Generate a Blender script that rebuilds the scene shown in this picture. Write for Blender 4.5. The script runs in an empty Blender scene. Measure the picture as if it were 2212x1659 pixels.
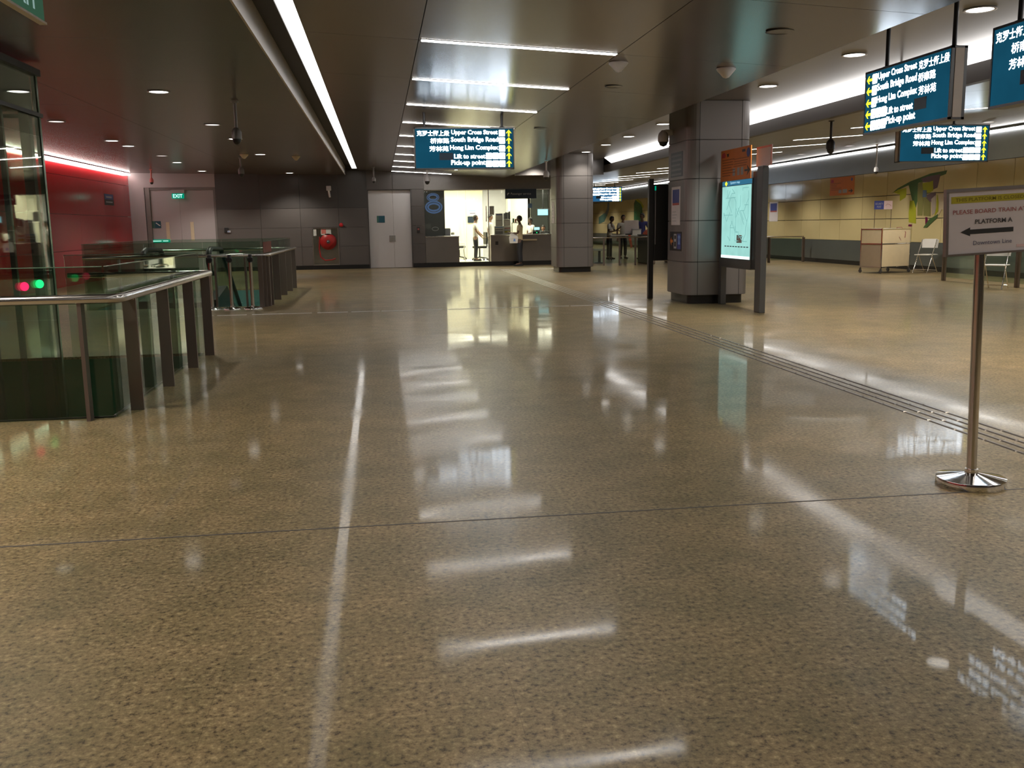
import bpy, bmesh, math, random
from mathutils import Vector, Matrix

random.seed(7)
PI = math.pi
SC = bpy.context.scene
COL = SC.collection

# ------------------------------------------------------------------ camera, world, exposure
cam_d = bpy.data.cameras.new('camera')
cam_d.sensor_width = 36.0
cam_d.lens = 2050.0 / 2212.0 * 36.0
cam_d.clip_start, cam_d.clip_end = 0.05, 200.0
cam = bpy.data.objects.new('camera', cam_d)
COL.objects.link(cam)
f_, cx_, cy_ = 2050.0, 1106.0, 829.5
def _dir(x, y): return Vector(((x - cx_) / f_, -(y - cy_) / f_, -1.0))
_Y = _dir(818.5, 490.0).normalized()
_Z = _dir(1818.5, 474.3).cross(_dir(818.5, 490.0)).normalized()
if _Z.y < 0: _Z = -_Z
_X = _Y.cross(_Z)
_R = Matrix((_X, _Y, _Z)).to_4x4()
cam.matrix_world = Matrix.Translation((0, 0, 1.4)) @ _R
SC.camera = cam

w = bpy.data.worlds.new('world'); SC.world = w; w.use_nodes = True
w.node_tree.nodes['Background'].inputs[0].default_value = (0.05, 0.048, 0.045, 1)
w.node_tree.nodes['Background'].inputs[1].default_value = 0.2
SC.view_settings.view_transform = 'Standard'
SC.view_settings.look = 'None'
SC.view_settings.gamma = 1.0
SC.view_settings.exposure = EXPOSURE = 0.70
try: SC.view_settings.use_curve_mapping = False
except Exception: pass
try:
    SC.cycles.max_bounces = 8; SC.cycles.diffuse_bounces = 4; SC.cycles.glossy_bounces = 5
    SC.cycles.transparent_max_bounces = 24; SC.cycles.transmission_bounces = 6
    SC.cycles.sample_clamp_indirect = 6.0; SC.cycles.blur_glossy = 0.5
    SC.cycles.caustics_reflective = False; SC.cycles.caustics_refractive = False
except Exception: pass

# lamp levels (one place)
L_SLOT, L_LINE, L_COVE, L_STRIP, L_DOWN, L_RED, L_BOOTH = 2.1, 17.0, 2.6, 9.0, 6.0, 9.0, 9.5
L_LOW = 5.0
W_SPOT_LEFT, W_SPOT_RIGHT, W_SPOT_LOW = 135.0, 195.0, 170.0

# ------------------------------------------------------------------ helpers
class MB:
    """collects shapes in one mesh"""
    def __init__(s, o=(0, 0, 0)):
        s.v = []; s.f = []; s.m = []; s.sm = []; s.o = Vector(o); s.mi = 0
    def add(s, vs, fs, smooth=False):
        n = len(s.v)
        s.v += [Vector(p) - s.o for p in vs]
        for f in fs:
            s.f.append([i + n for i in f]); s.m.append(s.mi); s.sm.append(smooth)
        return s
    def box(s, x0, x1, y0, y1, z0, z1, bev=0.0):
        if bev > 0:
            bm = bmesh.new(); bmesh.ops.create_cube(bm, size=1)
            for v in bm.verts:
                v.co = Vector(((x0 + x1) / 2 + v.co.x * (x1 - x0), (y0 + y1) / 2 + v.co.y * (y1 - y0), (z0 + z1) / 2 + v.co.z * (z1 - z0)))
            bmesh.ops.bevel(bm, geom=bm.edges[:], offset=bev, segments=2, affect='EDGES', profile=0.5)
            return s.bm(bm)
        vs = [(x, y, z) for z in (z0, z1) for y in (y0, y1) for x in (x0, x1)]
        return s.add(vs, [(0, 2, 3, 1), (4, 5, 7, 6), (0, 1, 5, 4), (2, 6, 7, 3), (0, 4, 6, 2), (1, 3, 7, 5)])
    def bm(s, bm, smooth=False):
        bm.verts.index_update()
        s.add([v.co.copy() for v in bm.verts], [[v.index for v in f.verts] for f in bm.faces], smooth)
        bm.free(); return s
    def tube(s, pts, r, n=10, cap=True, sm=True):
        pts = [Vector(p) for p in pts]; vs = []; fs = []
        rs = r if isinstance(r, (list, tuple)) else [r] * len(pts)
        ref = None
        for i, p in enumerate(pts):
            a = pts[max(0, i - 1)]; b = pts[min(len(pts) - 1, i + 1)]
            d = (b - a).normalized()
            if ref is None:
                ref = Vector((0, 0, 1)) if abs(d.z) < 0.9 else Vector((1, 0, 0))
            u = d.cross(ref).normalized(); w_ = u.cross(d).normalized()
            ref = w_
            k = 1.0
            if 0 < i < len(pts) - 1:
                c = (pts[i] - pts[i - 1]).normalized().dot((pts[i + 1] - pts[i]).normalized())
                k = 1.0 / max(0.5, math.sqrt((1 + c) / 2))
            for j in range(n):
                t = 2 * PI * j / n
                vs.append(p + (u * math.cos(t) * k + w_ * math.sin(t)) * rs[i])
        for i in range(len(pts) - 1):
            for j in range(n):
                fs.append((i * n + j, i * n + (j + 1) % n, (i + 1) * n + (j + 1) % n, (i + 1) * n + j))
        s.add(vs, fs, sm)
        if cap:
            s.add(vs[:n], [list(range(n))[::-1]]); s.add(vs[-n:], [list(range(n))])
        return s
    def bar(s, p0, p1, w_, h, up=(0, 0, 1)):
        p0 = Vector(p0); p1 = Vector(p1); d = (p1 - p0).normalized(); up = Vector(up)
        if abs(d.dot(up)) > 0.99: up = Vector((0, 1, 0))
        u = d.cross(up).normalized() * (w_ / 2); q = u.cross(d).normalized() * (h / 2)
        vs = [p + a * u + b * q for p in (p0, p1) for a, b in ((-1, -1), (1, -1), (1, 1), (-1, 1))]
        return s.add(vs, [(3, 2, 1, 0), (4, 5, 6, 7), (0, 1, 5, 4), (1, 2, 6, 5), (2, 3, 7, 6), (3, 0, 4, 7)])
    def lathe(s, prof, c=(0, 0, 0), n=24, axis='z', sm=True):
        c = Vector(c); vs = []; fs = []
        for r, h in prof:
            for j in range(n):
                t = 2 * PI * j / n; a, b = r * math.cos(t), r * math.sin(t)
                vs.append(c + (Vector((a, b, h)) if axis == 'z' else Vector((a, h, b)) if axis == 'y' else Vector((h, a, b))))
        for i in range(len(prof) - 1):
            for j in range(n):
                q = (i * n + j, i * n + (j + 1) % n, (i + 1) * n + (j + 1) % n, (i + 1) * n + j)
                fs.append(q if axis != 'y' else q[::-1])
        s.add(vs, fs, sm)
        for i, rev in ((0, True), (len(prof) - 1, False)):
            if prof[i][0] > 1e-5:
                ring = vs[i * n:(i + 1) * n]
                s.add(ring, [list(range(n))[::-1] if rev else list(range(n))])
        return s
    def prism(s, poly, o, u, v, d):
        """polygon (a,b) in plane o + a*u + b*v, extruded by vector d"""
        o = Vector(o); u = Vector(u); v = Vector(v); d = Vector(d); n = len(poly)
        a = [o + u * p[0] + v * p[1] for p in poly]; b = [p + d for p in a]
        return s.add(a + b, [list(range(n))[::-1], list(range(n, 2 * n))] + [(i, (i + 1) % n, n + (i + 1) % n, n + i) for i in range(n)])
    def sph(s, c, rx, ry=None, rz=None, n=12, m=8):
        ry = ry or rx; rz = rz or rx; c = Vector(c)
        vs = [c + Vector((0, 0, rz))]
        for i in range(1, m):
            p = PI * i / m
            for j in range(n):
                t = 2 * PI * j / n
                vs.append(c + Vector((rx * math.sin(p) * math.cos(t), ry * math.sin(p) * math.sin(t), rz * math.cos(p))))
        vs.append(c - Vector((0, 0, rz)))
        fs = [(0, 1 + j, 1 + (j + 1) % n) for j in range(n)]
        for i in range(m - 2):
            for j in range(n):
                a = 1 + i * n
                fs.append((a + j, a + n + j, a + n + (j + 1) % n, a + (j + 1) % n))
        a = 1 + (m - 2) * n
        fs += [(a + (j + 1) % n, a + j, len(vs) - 1) for j in range(n)]
        return s.add(vs, fs, True)
    def text(s, t, o, r, u, w_=None, h=None, size=0.1, align='l', fat=0.0, lift=0.002):
        """lettering on a face: o = anchor point, r/u = right and up vectors of the face"""
        me = text_mesh(t, fat)
        if not me.vertices: return s
        xs = [v.co.x for v in me.vertices]; ys = [v.co.y for v in me.vertices]
        x0, x1, y0, y1 = min(xs), max(xs), min(ys), max(ys)
        kx = w_ / (x1 - x0) if w_ else size; ky = h / (y1 - y0) if h else (size if not w_ else kx)
        if not w_ and h: kx = ky
        ax = x0 if align == 'l' else x1 if align == 'r' else (x0 + x1) / 2
        o = Vector(o); r = Vector(r); u = Vector(u); nrm = r.cross(u)
        vs = [o + r * ((v.co.x - ax) * kx) + u * ((v.co.y - y0) * ky) + nrm * lift for v in me.vertices]
        return s.add(vs, [list(p.vertices) for p in me.polygons])
    def build(s, name, mat, parent=None, label=None, smooth=None):
        me = bpy.data.meshes.new(name)
        me.from_pydata([tuple(v) for v in s.v], [], s.f)
        for mm in (mat if isinstance(mat, (list, tuple)) else [mat]): me.materials.append(mm)
        for p, k, q in zip(me.polygons, s.m, s.sm):
            p.material_index = k; p.use_smooth = q if smooth is None else smooth
        me.update()
        o = bpy.data.objects.new(name, me); COL.objects.link(o)
        if parent is not None: o.parent = parent
        else: o.location = s.o
        if label: o['label'] = label
        return o

_tx = {}
def text_mesh(t, fat=0.0):
    k = (t, fat)
    if k not in _tx:
        c = bpy.data.curves.new('lettering', 'FONT'); c.body = t; c.size = 1.0; c.resolution_u = 2; c.offset = fat
        ob = bpy.data.objects.new('lettering', c); COL.objects.link(ob)
        bpy.context.view_layer.update()
        _tx[k] = bpy.data.meshes.new_from_object(ob.evaluated_get(bpy.context.evaluated_depsgraph_get()))
        bpy.data.objects.remove(ob); bpy.data.curves.remove(c)
    return _tx[k]

def tag(o, label, cat, group=None, kind=None):
    o['label'] = label; o['category'] = cat
    if group: o['group'] = group
    if kind: o['kind'] = kind
    return o
def thing(name, label, cat, loc=(0, 0, 0), rz=0.0, group=None):
    o = bpy.data.objects.new(name, None); COL.objects.link(o)
    o.empty_display_size = 0.2; o.location = loc; o.rotation_euler = (0, 0, rz)
    return tag(o, label, cat, group)
def struct(name, mb, mat, label=None, parent=None):
    o = mb.build(name, mat, parent)
    if parent is None: o['kind'] = 'structure'
    if label: o['label'] = label
    return o
def dup(root, loc, rz=None, label=None):
    r = root.copy(); COL.objects.link(r); r.location = loc
    if rz is not None: r.rotation_euler = (0, 0, rz)
    if label: r['label'] = label
    for ch in list(root.children):
        c = ch.copy(); COL.objects.link(c); c.parent = r
        for g in list(ch.children):
            d = g.copy(); COL.objects.link(d); d.parent = c
    return r
ORD = ['first', 'second', 'third', 'fourth', 'fifth', 'sixth', 'seventh', 'eighth', 'ninth', 'tenth', 'eleventh', 'twelfth'] + ['%sth' % w_ for w_ in ('thirteen', 'fourteen', 'fifteen', 'sixteen', 'seventeen', 'eighteen', 'nineteen')] + ['twentieth', 'twenty-first', 'twenty-second']

# ------------------------------------------------------------------ materials
M = {}
def srgb(r, g, b):
    return tuple(((c / 255.0) / 12.92 if c / 255.0 <= 0.04045 else ((c / 255.0 + 0.055) / 1.055) ** 2.4) for c in (r, g, b))
def mat(name, col, rough=0.5, metal=0.0, var=0.06, scale=8.0, spec=0.5, bump=0.0, stretch=None):
    m = bpy.data.materials.new(name); m.use_nodes = True; nt = m.node_tree; b = nt.nodes['Principled BSDF']
    tc = nt.nodes.new('ShaderNodeTexCoord'); no = nt.nodes.new('ShaderNodeTexNoise')
    no.inputs['Scale'].default_value = scale; no.inputs['Detail'].default_value = 3
    src = tc.outputs['Object']
    if stretch:
        mp = nt.nodes.new('ShaderNodeMapping'); mp.inputs['Scale'].default_value = stretch
        nt.links.new(src, mp.inputs[0]); src = mp.outputs[0]
    nt.links.new(src, no.inputs['Vector'])
    mx = nt.nodes.new('ShaderNodeMix'); mx.data_type = 'RGBA'
    mx.inputs[6].default_value = tuple(max(0, c * (1 - var)) for c in col) + (1,)
    mx.inputs[7].default_value = tuple(min(1, c * (1 + var)) for c in col) + (1,)
    nt.links.new(no.outputs['Fac'], mx.inputs[0]); nt.links.new(mx.outputs[2], b.inputs['Base Color'])
    b.inputs['Roughness'].default_value = rough; b.inputs['Metallic'].default_value = metal
    b.inputs['Specular IOR Level'].default_value = spec
    if bump:
        bp = nt.nodes.new('ShaderNodeBump'); bp.inputs['Strength'].default_value = bump; bp.inputs['Distance'].default_value = 0.01
        nt.links.new(no.outputs['Fac'], bp.inputs['Height']); nt.links.new(bp.outputs[0], b.inputs['Normal'])
    M[name] = m; return m
def emit(name, col, s, sample=True, var=0.0):
    m = bpy.data.materials.new(name); m.use_nodes = True; nt = m.node_tree; nt.nodes.clear()
    o = nt.nodes.new('ShaderNodeOutputMaterial'); e = nt.nodes.new('ShaderNodeEmission')
    e.inputs[0].default_value = (*col, 1); e.inputs[1].default_value = s
    if var:
        tc = nt.nodes.new('ShaderNodeTexCoord'); no = nt.nodes.new('ShaderNodeTexNoise'); no.inputs['Scale'].default_value = 3.0
        mr = nt.nodes.new('ShaderNodeMapRange'); mr.inputs[3].default_value = s * (1 - var); mr.inputs[4].default_value = s * (1 + var)
        nt.links.new(tc.outputs['Object'], no.inputs['Vector']); nt.links.new(no.outputs['Fac'], mr.inputs[0]); nt.links.new(mr.outputs[0], e.inputs[1])
    nt.links.new(e.outputs[0], o.inputs[0])
    if not sample:
        try: m.cycles.emission_sampling = 'NONE'
        except Exception: pass
    M[name] = m; return m
def glass(name, tint, rough=0.02, refl=1.0):
    m = bpy.data.materials.new(name); m.use_nodes = True; nt = m.node_tree; nt.nodes.clear()
    o = nt.nodes.new('ShaderNodeOutputMaterial'); t = nt.nodes.new('ShaderNodeBsdfTransparent'); g = nt.nodes.new('ShaderNodeBsdfGlossy')
    lw = nt.nodes.new('ShaderNodeLayerWeight'); lw.inputs[0].default_value = 0.5; pw = nt.nodes.new('ShaderNodeMath'); pw.operation = 'POWER'; pw.inputs[1].default_value = 5.0
    fr = nt.nodes.new('ShaderNodeMath'); fr.operation = 'MULTIPLY_ADD'; fr.inputs[1].default_value = 0.78; fr.inputs[2].default_value = 0.035
    nt.links.new(lw.outputs['Facing'], pw.inputs[0]); nt.links.new(pw.outputs[0], fr.inputs[0]); mx = nt.nodes.new('ShaderNodeMixShader')
    tc = nt.nodes.new('ShaderNodeTexCoord'); no = nt.nodes.new('ShaderNodeTexNoise'); no.inputs['Scale'].default_value = 1.5
    cm = nt.nodes.new('ShaderNodeMix'); cm.data_type = 'RGBA'
    cm.inputs[6].default_value = (*[c * 0.985 for c in tint], 1); cm.inputs[7].default_value = (*tint, 1)
    nt.links.new(tc.outputs['Object'], no.inputs['Vector']); nt.links.new(no.outputs['Fac'], cm.inputs[0]); nt.links.new(cm.outputs[2], t.inputs[0])
    g.inputs['Roughness'].default_value = rough; g.inputs[0].default_value = (refl, refl, refl, 1)
    nt.links.new(fr.outputs[0], mx.inputs[0]); nt.links.new(t.outputs[0], mx.inputs[1]); nt.links.new(g.outputs[0], mx.inputs[2])
    nt.links.new(mx.outputs[0], o.inputs[0]); M[name] = m; return m

def floor_mat():
    m = bpy.data.materials.new('polished_granite'); m.use_nodes = True; nt = m.node_tree; b = nt.nodes['Principled BSDF']; N = nt.nodes.new; Lk = nt.links.new
    tc = N('ShaderNodeTexCoord')
    mp = N('ShaderNodeMapping'); mp.inputs['Scale'].default_value = (1.0, 1.0, 1.0); Lk(tc.outputs['Object'], mp.inputs[0])
    n1 = N('ShaderNodeTexNoise'); n1.inputs['Scale'].default_value = 44; n1.inputs['Detail'].default_value = 8; n1.inputs['Roughness'].default_value = 0.72; Lk(mp.outputs[0], n1.inputs['Vector'])
    r1 = N('ShaderNodeValToRGB'); e = r1.color_ramp.elements
    e[0].position = 0.37; e[0].color = (0.075, 0.050, 0.024, 1); e[1].position = 0.64; e[1].color = (0.52, 0.40, 0.225, 1)
    k = e.new(0.46); k.color = (0.255, 0.188, 0.098, 1); k = e.new(0.56); k.color = (0.345, 0.260, 0.138, 1)
    Lk(n1.outputs['Fac'], r1.inputs[0])
    n2 = N('ShaderNodeTexNoise'); n2.inputs['Scale'].default_value = 0.55; n2.inputs['Detail'].default_value = 4; Lk(mp.outputs[0], n2.inputs['Vector'])
    r2 = N('ShaderNodeValToRGB'); r2.color_ramp.elements[0].position = 0.35; r2.color_ramp.elements[0].color = (0.80, 0.82, 0.80, 1); r2.color_ramp.elements[1].position = 0.68; r2.color_ramp.elements[1].color = (1.08, 1.04, 0.98, 1)
    Lk(n2.outputs['Fac'], r2.inputs[0])
    mu = N('ShaderNodeMix'); mu.data_type = 'RGBA'; mu.blend_type = 'MULTIPLY'; mu.inputs[0].default_value = 1.0
    Lk(r1.outputs[0], mu.inputs[6]); Lk(r2.outputs[0], mu.inputs[7])
    n4 = N('ShaderNodeTexNoise'); n4.inputs['Scale'].default_value = 3.6; n4.inputs['Detail'].default_value = 5; n4.inputs['Roughness'].default_value = 0.7; Lk(mp.outputs[0], n4.inputs['Vector'])
    r4 = N('ShaderNodeValToRGB'); r4.color_ramp.elements[0].position = 0.36; r4.color_ramp.elements[0].color = (0.76, 0.78, 0.70, 1); r4.color_ramp.elements[1].position = 0.62; r4.color_ramp.elements[1].color = (1.10, 1.07, 1.03, 1); Lk(n4.outputs['Fac'], r4.inputs[0])
    m4 = N('ShaderNodeMix'); m4.data_type = 'RGBA'; m4.blend_type = 'MULTIPLY'; m4.inputs[0].default_value = 1.0; Lk(mu.outputs[2], m4.inputs[6]); Lk(r4.outputs[0], m4.inputs[7]); mu = m4
    # slab-to-slab tone and hair joints
    bk = N('ShaderNodeTexBrick'); bk.offset = 0.0; bk.inputs['Scale'].default_value = 1.0; bk.inputs['Mortar Size'].default_value = 0.0014
    bk.inputs['Brick Width'].default_value = 0.9; bk.inputs['Row Height'].default_value = 0.9
    bk.inputs['Color1'].default_value = (0.94, 0.94, 0.94, 1); bk.inputs['Color2'].default_value = (1.05, 1.04, 1.02, 1); bk.inputs['Mortar'].default_value = (0.80, 0.78, 0.76, 1)
    mb_ = N('ShaderNodeMapping'); mb_.inputs['Location'].default_value = (-0.35, -4.385, 0); Lk(tc.outputs['Object'], mb_.inputs[0]); Lk(mb_.outputs[0], bk.inputs['Vector'])
    m2 = N('ShaderNodeMix'); m2.data_type = 'RGBA'; m2.blend_type = 'MULTIPLY'; m2.inputs[0].default_value = 1.0
    Lk(mu.outputs[2], m2.inputs[6]); Lk(bk.outputs['Color'], m2.inputs[7]); Lk(m2.outputs[2], b.inputs['Base Color'])
    # worn polish
    n3 = N('ShaderNodeTexNoise'); n3.inputs['Scale'].default_value = 1.3; n3.inputs['Detail'].default_value = 5; Lk(mp.outputs[0], n3.inputs['Vector'])
    mr = N('ShaderNodeMapRange'); mr.inputs[1].default_value = 0.35; mr.inputs[2].default_value = 0.7; mr.inputs[3].default_value = 0.035; mr.inputs[4].default_value = 0.13
    Lk(n3.outputs['Fac'], mr.inputs[0]); Lk(mr.outputs[0], b.inputs['Coat Roughness']); b.inputs['Roughness'].default_value = 0.42; b.inputs['Coat Weight'].default_value = 0.46; b.inputs['Coat IOR'].default_value = 1.24
    b.inputs['Specular IOR Level'].default_value = 0.36
    bp = N('ShaderNodeBump'); bp.inputs['Strength'].default_value = 0.02; bp.inputs['Distance'].default_value = 0.002; Lk(n1.outputs['Fac'], bp.inputs['Height']); Lk(bp.outputs[0], b.inputs['Normal'])
    M['floor'] = m
floor_mat()
mat('ceil', (0.165, 0.150, 0.147), 0.22, 0.35, 0.05, 2.0, bump=0.0)
mat('ceil_shaded', (0.125, 0.108, 0.100), 0.26, 0.2, 0.05, 2.0)  # darker base colour puts the left side's weaker light into the ceiling
mat('ceil_right', (0.22, 0.205, 0.20), 0.28, 0.5, 0.05, 2.0)
mat('ceil_low', (0.125, 0.112, 0.088), 0.30, 0.35, 0.05, 2.0)
mat('bulkhead', (0.060, 0.052, 0.049), 0.45)
mat('fascia', (0.20, 0.185, 0.175), 0.4, 0.2)
mat('recess', (0.035, 0.032, 0.032), 0.6)
mat('fascia_light', (0.62, 0.58, 0.56), 0.45)
mat('panel_grey', (0.105, 0.094, 0.088), 0.38, 0.15, 0.05, 1.2)
mat('panel_dark', (0.075, 0.069, 0.066), 0.35, 0.2, 0.05, 1.2)
mat('panel_light', (0.42, 0.385, 0.39), 0.42, 0.1, 0.05, 1.2)
mat('door_grey', (0.60, 0.58, 0.58), 0.42, 0.15, 0.04, 1.5)
mat('black_stone', (0.012, 0.012, 0.013), 0.25)
mat('red_glass', (0.46, 0.012, 0.018), 0.16, 0.0, 0.08, 1.0)
mat('yellow_glass', (0.64, 0.54, 0.285), 0.10, 0.0, 0.14, 0.7)
mat('teal_stone', (0.105, 0.115, 0.108), 0.18, 0.0, 0.1, 1.5)
mat('band_metal', (0.42, 0.44, 0.46), 0.36, 0.7, 0.08, 1.0)
mat('column_metal', (0.20, 0.185, 0.182), 0.42, 0.3, 0.05, 1.5)
mat('steel', (0.60, 0.57, 0.54), 0.20, 1.0, 0.06, 6.0, stretch=(1, 1, 0.1))
mat('steel_dull', (0.36, 0.31, 0.28), 0.33, 0.9, 0.08, 5.0, stretch=(1, 1, 0.1))
mat('bronze_steel', (0.19, 0.15, 0.128), 0.40, 0.55, 0.08, 5.0, stretch=(1, 1, 0.1))
mat('counter_steel', (0.21, 0.19, 0.175), 0.34, 0.7, 0.08, 3.0)
mat('guide_metal', (0.22, 0.19, 0.165), 0.32, 0.6, 0.1, 20.0)
mat('chrome', (0.78, 0.77, 0.76), 0.08, 1.0, 0.03)
mat('dark_metal', (0.035, 0.036, 0.038), 0.35, 0.4)
mat('grey_metal', (0.12, 0.125, 0.13), 0.38, 0.5)
mat('black', (0.012, 0.012, 0.013), 0.45)
mat('void_green', (0.065, 0.165, 0.085), 0.35)
mat('void_teal', (0.10, 0.24, 0.23), 0.3)
mat('white', (0.75, 0.74, 0.72), 0.45)
mat('white_paint', (0.80, 0.79, 0.76), 0.5)
mat('paper', (0.72, 0.68, 0.70), 0.6)
mat('cream', (0.86, 0.82, 0.66), 0.55)
mat('cart_cream', (0.93, 0.79, 0.54), 0.5)
mat('cart_tan', (0.52, 0.43, 0.32), 0.5)
mat('grey_plastic', (0.42, 0.42, 0.45), 0.5)
mat('cctv_white', (0.55, 0.53, 0.53), 0.4)
mat('sign_teal', (0.010, 0.085, 0.125), 0.35)
mat('sign_navy', (0.012, 0.025, 0.045), 0.4)
mat('orange', (0.72, 0.215, 0.035), 0.45)
mat('orange_dark', (0.28, 0.085, 0.02), 0.5)
mat('red', (0.50, 0.015, 0.02), 0.35)
mat('red_soft', (0.80, 0.22, 0.20), 0.5)
mat('pink', (0.80, 0.60, 0.60), 0.5)
mat('blue', (0.05, 0.07, 0.30), 0.45)
mat('blue_light', (0.20, 0.36, 0.75), 0.4)
mat('yellow', (0.55, 0.48, 0.03), 0.5)
mat('sign_board', (0.80, 0.74, 0.76), 0.5)
mat('ink', (0.03, 0.03, 0.03), 0.6)
mat('ink_soft', (0.10, 0.09, 0.09), 0.6)
mat('ink_red', (0.42, 0.12, 0.11), 0.6)
mat('ink_blue', (0.13, 0.13, 0.22), 0.6)
mat('ink_olive', (0.22, 0.18, 0.015), 0.6)
mat('mur_green', (0.085, 0.15, 0.055), 0.12)
mat('mur_leaf', (0.05, 0.19, 0.09), 0.12)
mat('mur_lime', (0.42, 0.44, 0.035), 0.12)
mat('mur_olive', (0.26, 0.25, 0.09), 0.12)
mat('mur_mauve', (0.17, 0.12, 0.13), 0.12)
mat('mur_teal', (0.09, 0.20, 0.17), 0.12)
mat('mur_pale', (0.50, 0.43, 0.36), 0.12)
mat('mur_plum', (0.16, 0.02, 0.07), 0.12)
mat('mur_blue', (0.13, 0.19, 0.28), 0.12)
mat('skin', (0.30, 0.165, 0.105), 0.5)
mat('skin_dark', (0.13, 0.070, 0.045), 0.5)
mat('hair', (0.012, 0.010, 0.009), 0.5)
mat('shirt_white', (0.72, 0.70, 0.66), 0.7)
mat('shirt_beige', (0.60, 0.50, 0.32), 0.7)
mat('shirt_blue', (0.045, 0.05, 0.22), 0.7)
mat('trousers', (0.018, 0.019, 0.024), 0.7)
mat('denim', (0.035, 0.045, 0.085), 0.7)
mat('coral', (0.75, 0.16, 0.10), 0.6)
mat('wood_shelf', (0.62, 0.52, 0.36), 0.5)
emit('lamp_slot', (1.0, 0.97, 0.93), L_SLOT)
emit('lamp_line', (1.0, 0.965, 0.92), L_LINE)
emit('lamp_low', (1.0, 0.955, 0.88), L_LOW)
emit('lamp_cove', (1.0, 0.965, 0.93), L_COVE)
emit('lamp_strip', (1.0, 0.97, 0.93), L_STRIP)
emit('lamp_down', (1.0, 0.95, 0.88), L_DOWN)
emit('lamp_dim', (1.0, 0.92, 0.86), 0.9, False)
emit('lamp_red', (1.0, 0.90, 0.84), L_RED)
emit('lamp_booth', (1.0, 0.96, 0.74), L_BOOTH)
emit('txt_white', (0.76, 0.88, 1.0), 7.5, False)
emit('txt_icon', (0.76, 0.88, 1.0), 4.5, False)
emit('txt_yellow', (0.85, 0.80, 0.03), 1.1, False)
emit('sign_lit', (0.006, 0.055, 0.095), 0.75, False, 0.25)
emit('sign_lit_blue', (0.02, 0.10, 0.21), 0.75, False, 0.3)
emit('exit_green', (0.0, 0.28, 0.16), 0.65, False)
emit('exit_white', (0.55, 0.95, 0.85), 1.0, False)
emit('exit_dim', (0.03, 0.075, 0.045), 0.65, False)
emit('exit_dim_white', (0.22, 0.33, 0.31), 0.65, False)
emit('map_lit', (0.36, 0.72, 0.66), 0.62, True, 0.25)
emit('map_bright', (0.72, 1.0, 0.95), 1.1, False)
emit('map_head', (0.035, 0.15, 0.25), 0.65, False)
emit('map_line', (0.22, 0.50, 0.47), 0.6, False)
emit('map_word', (0.35, 0.60, 0.75), 0.9, False)
emit('screen_cyan', (0.35, 0.85, 0.95), 1.3, False)
emit('screen_white', (0.85, 0.92, 1.0), 2.0, False)
emit('dot_red', (1.0, 0.02, 0.10), 1.6, False)
emit('dot_green', (0.02, 0.9, 0.22), 1.4, False)
emit('ring_blue', (0.13, 0.21, 0.40), 0.32, False)
glass('glass_green', (0.80, 0.885, 0.83))
glass('glass_clear', (0.95, 0.965, 0.94))
glass('glass_lift', (0.82, 0.88, 0.82))
mat('glass_edge', (0.12, 0.20, 0.14), 0.2)
# ================================================================== THE SETTING
WF = 33.05          # far wall face
def zc(x): return 3.247 - 0.06 * x                       # central ceiling, falls to the right
def zl(x): return 3.13 - 0.018 * (x + 1.05)              # dark left ceiling
def zr(x): return 3.02 + 0.0644 * (x - 7.2)              # low right ceiling
XW, XR = 14.6, -8.05
V1 = (-6.2, -2.05, 7.45, 11.24)                          # open wells in the floor
V2 = (-5.2, -2.15, 17.9, 23.2)

fl = MB()
for y0, y1, holes in ((-6, V1[2], ()), (V1[2], V1[3], V1[:2]), (V1[3], V2[2], ()), (V2[2], V2[3], V2[:2]), (V2[3], 66, ())):
    xs = [(XR - .1, XW + .1)] if not holes else [(XR - .1, holes[0]), (holes[1], XW + .1)]
    for a, b in xs: fl.box(a, b, y0, y1, -0.03, 0)
struct('floor', fl, M['floor'], 'polished speckled brown granite floor of the concourse')
for V, mm, nm, tx in ((V1, 'void_green', 'wall_well_near', 'dark green lining of the near floor opening'), (V2, 'void_teal', 'wall_well_far', 'teal lining of the far floor opening')):
    b = MB(); x0, x1, y0, y1 = V
    b.box(x0 - .15, x0, y0 - .15, y1 + .15, -3.2, -0.031).box(x1, x1 + .15, y0 - .15, y1 + .15, -3.2, -0.031)
    b.box(x0, x1, y0 - .15, y0, -3.2, -0.031).box(x0, x1, y1, y1 + .15, -3.2, -0.031).box(x0 - .15, x1 + .15, y0 - .15, y1 + .15, -3.35, -3.2)
    struct(nm, b, M[mm], tx)
jn = MB((0, 4.385, 0)); jn.box(XR, XW, 4.379, 4.391, 0.0002, 0.0012)
struct('trim_1', jn, M['ink_soft'], 'dark joint line across the floor at the foot of the sign stand')
jn = MB((0, 16.1, 0))
for i in range(13):
    a = -3.25 + i * .54 + .02 * (i % 3); jn.box(a, a + .50 - .03 * (i % 2), 16.085 + .006 * (i % 2), 16.12 + .004 * (i % 3), 0.0005, 0.004)
struct('trim_2', jn, M['white'], 'metal joint strip across the floor, its broken shine painted white')  # white colour stands in for the shine of the metal joint

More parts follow.
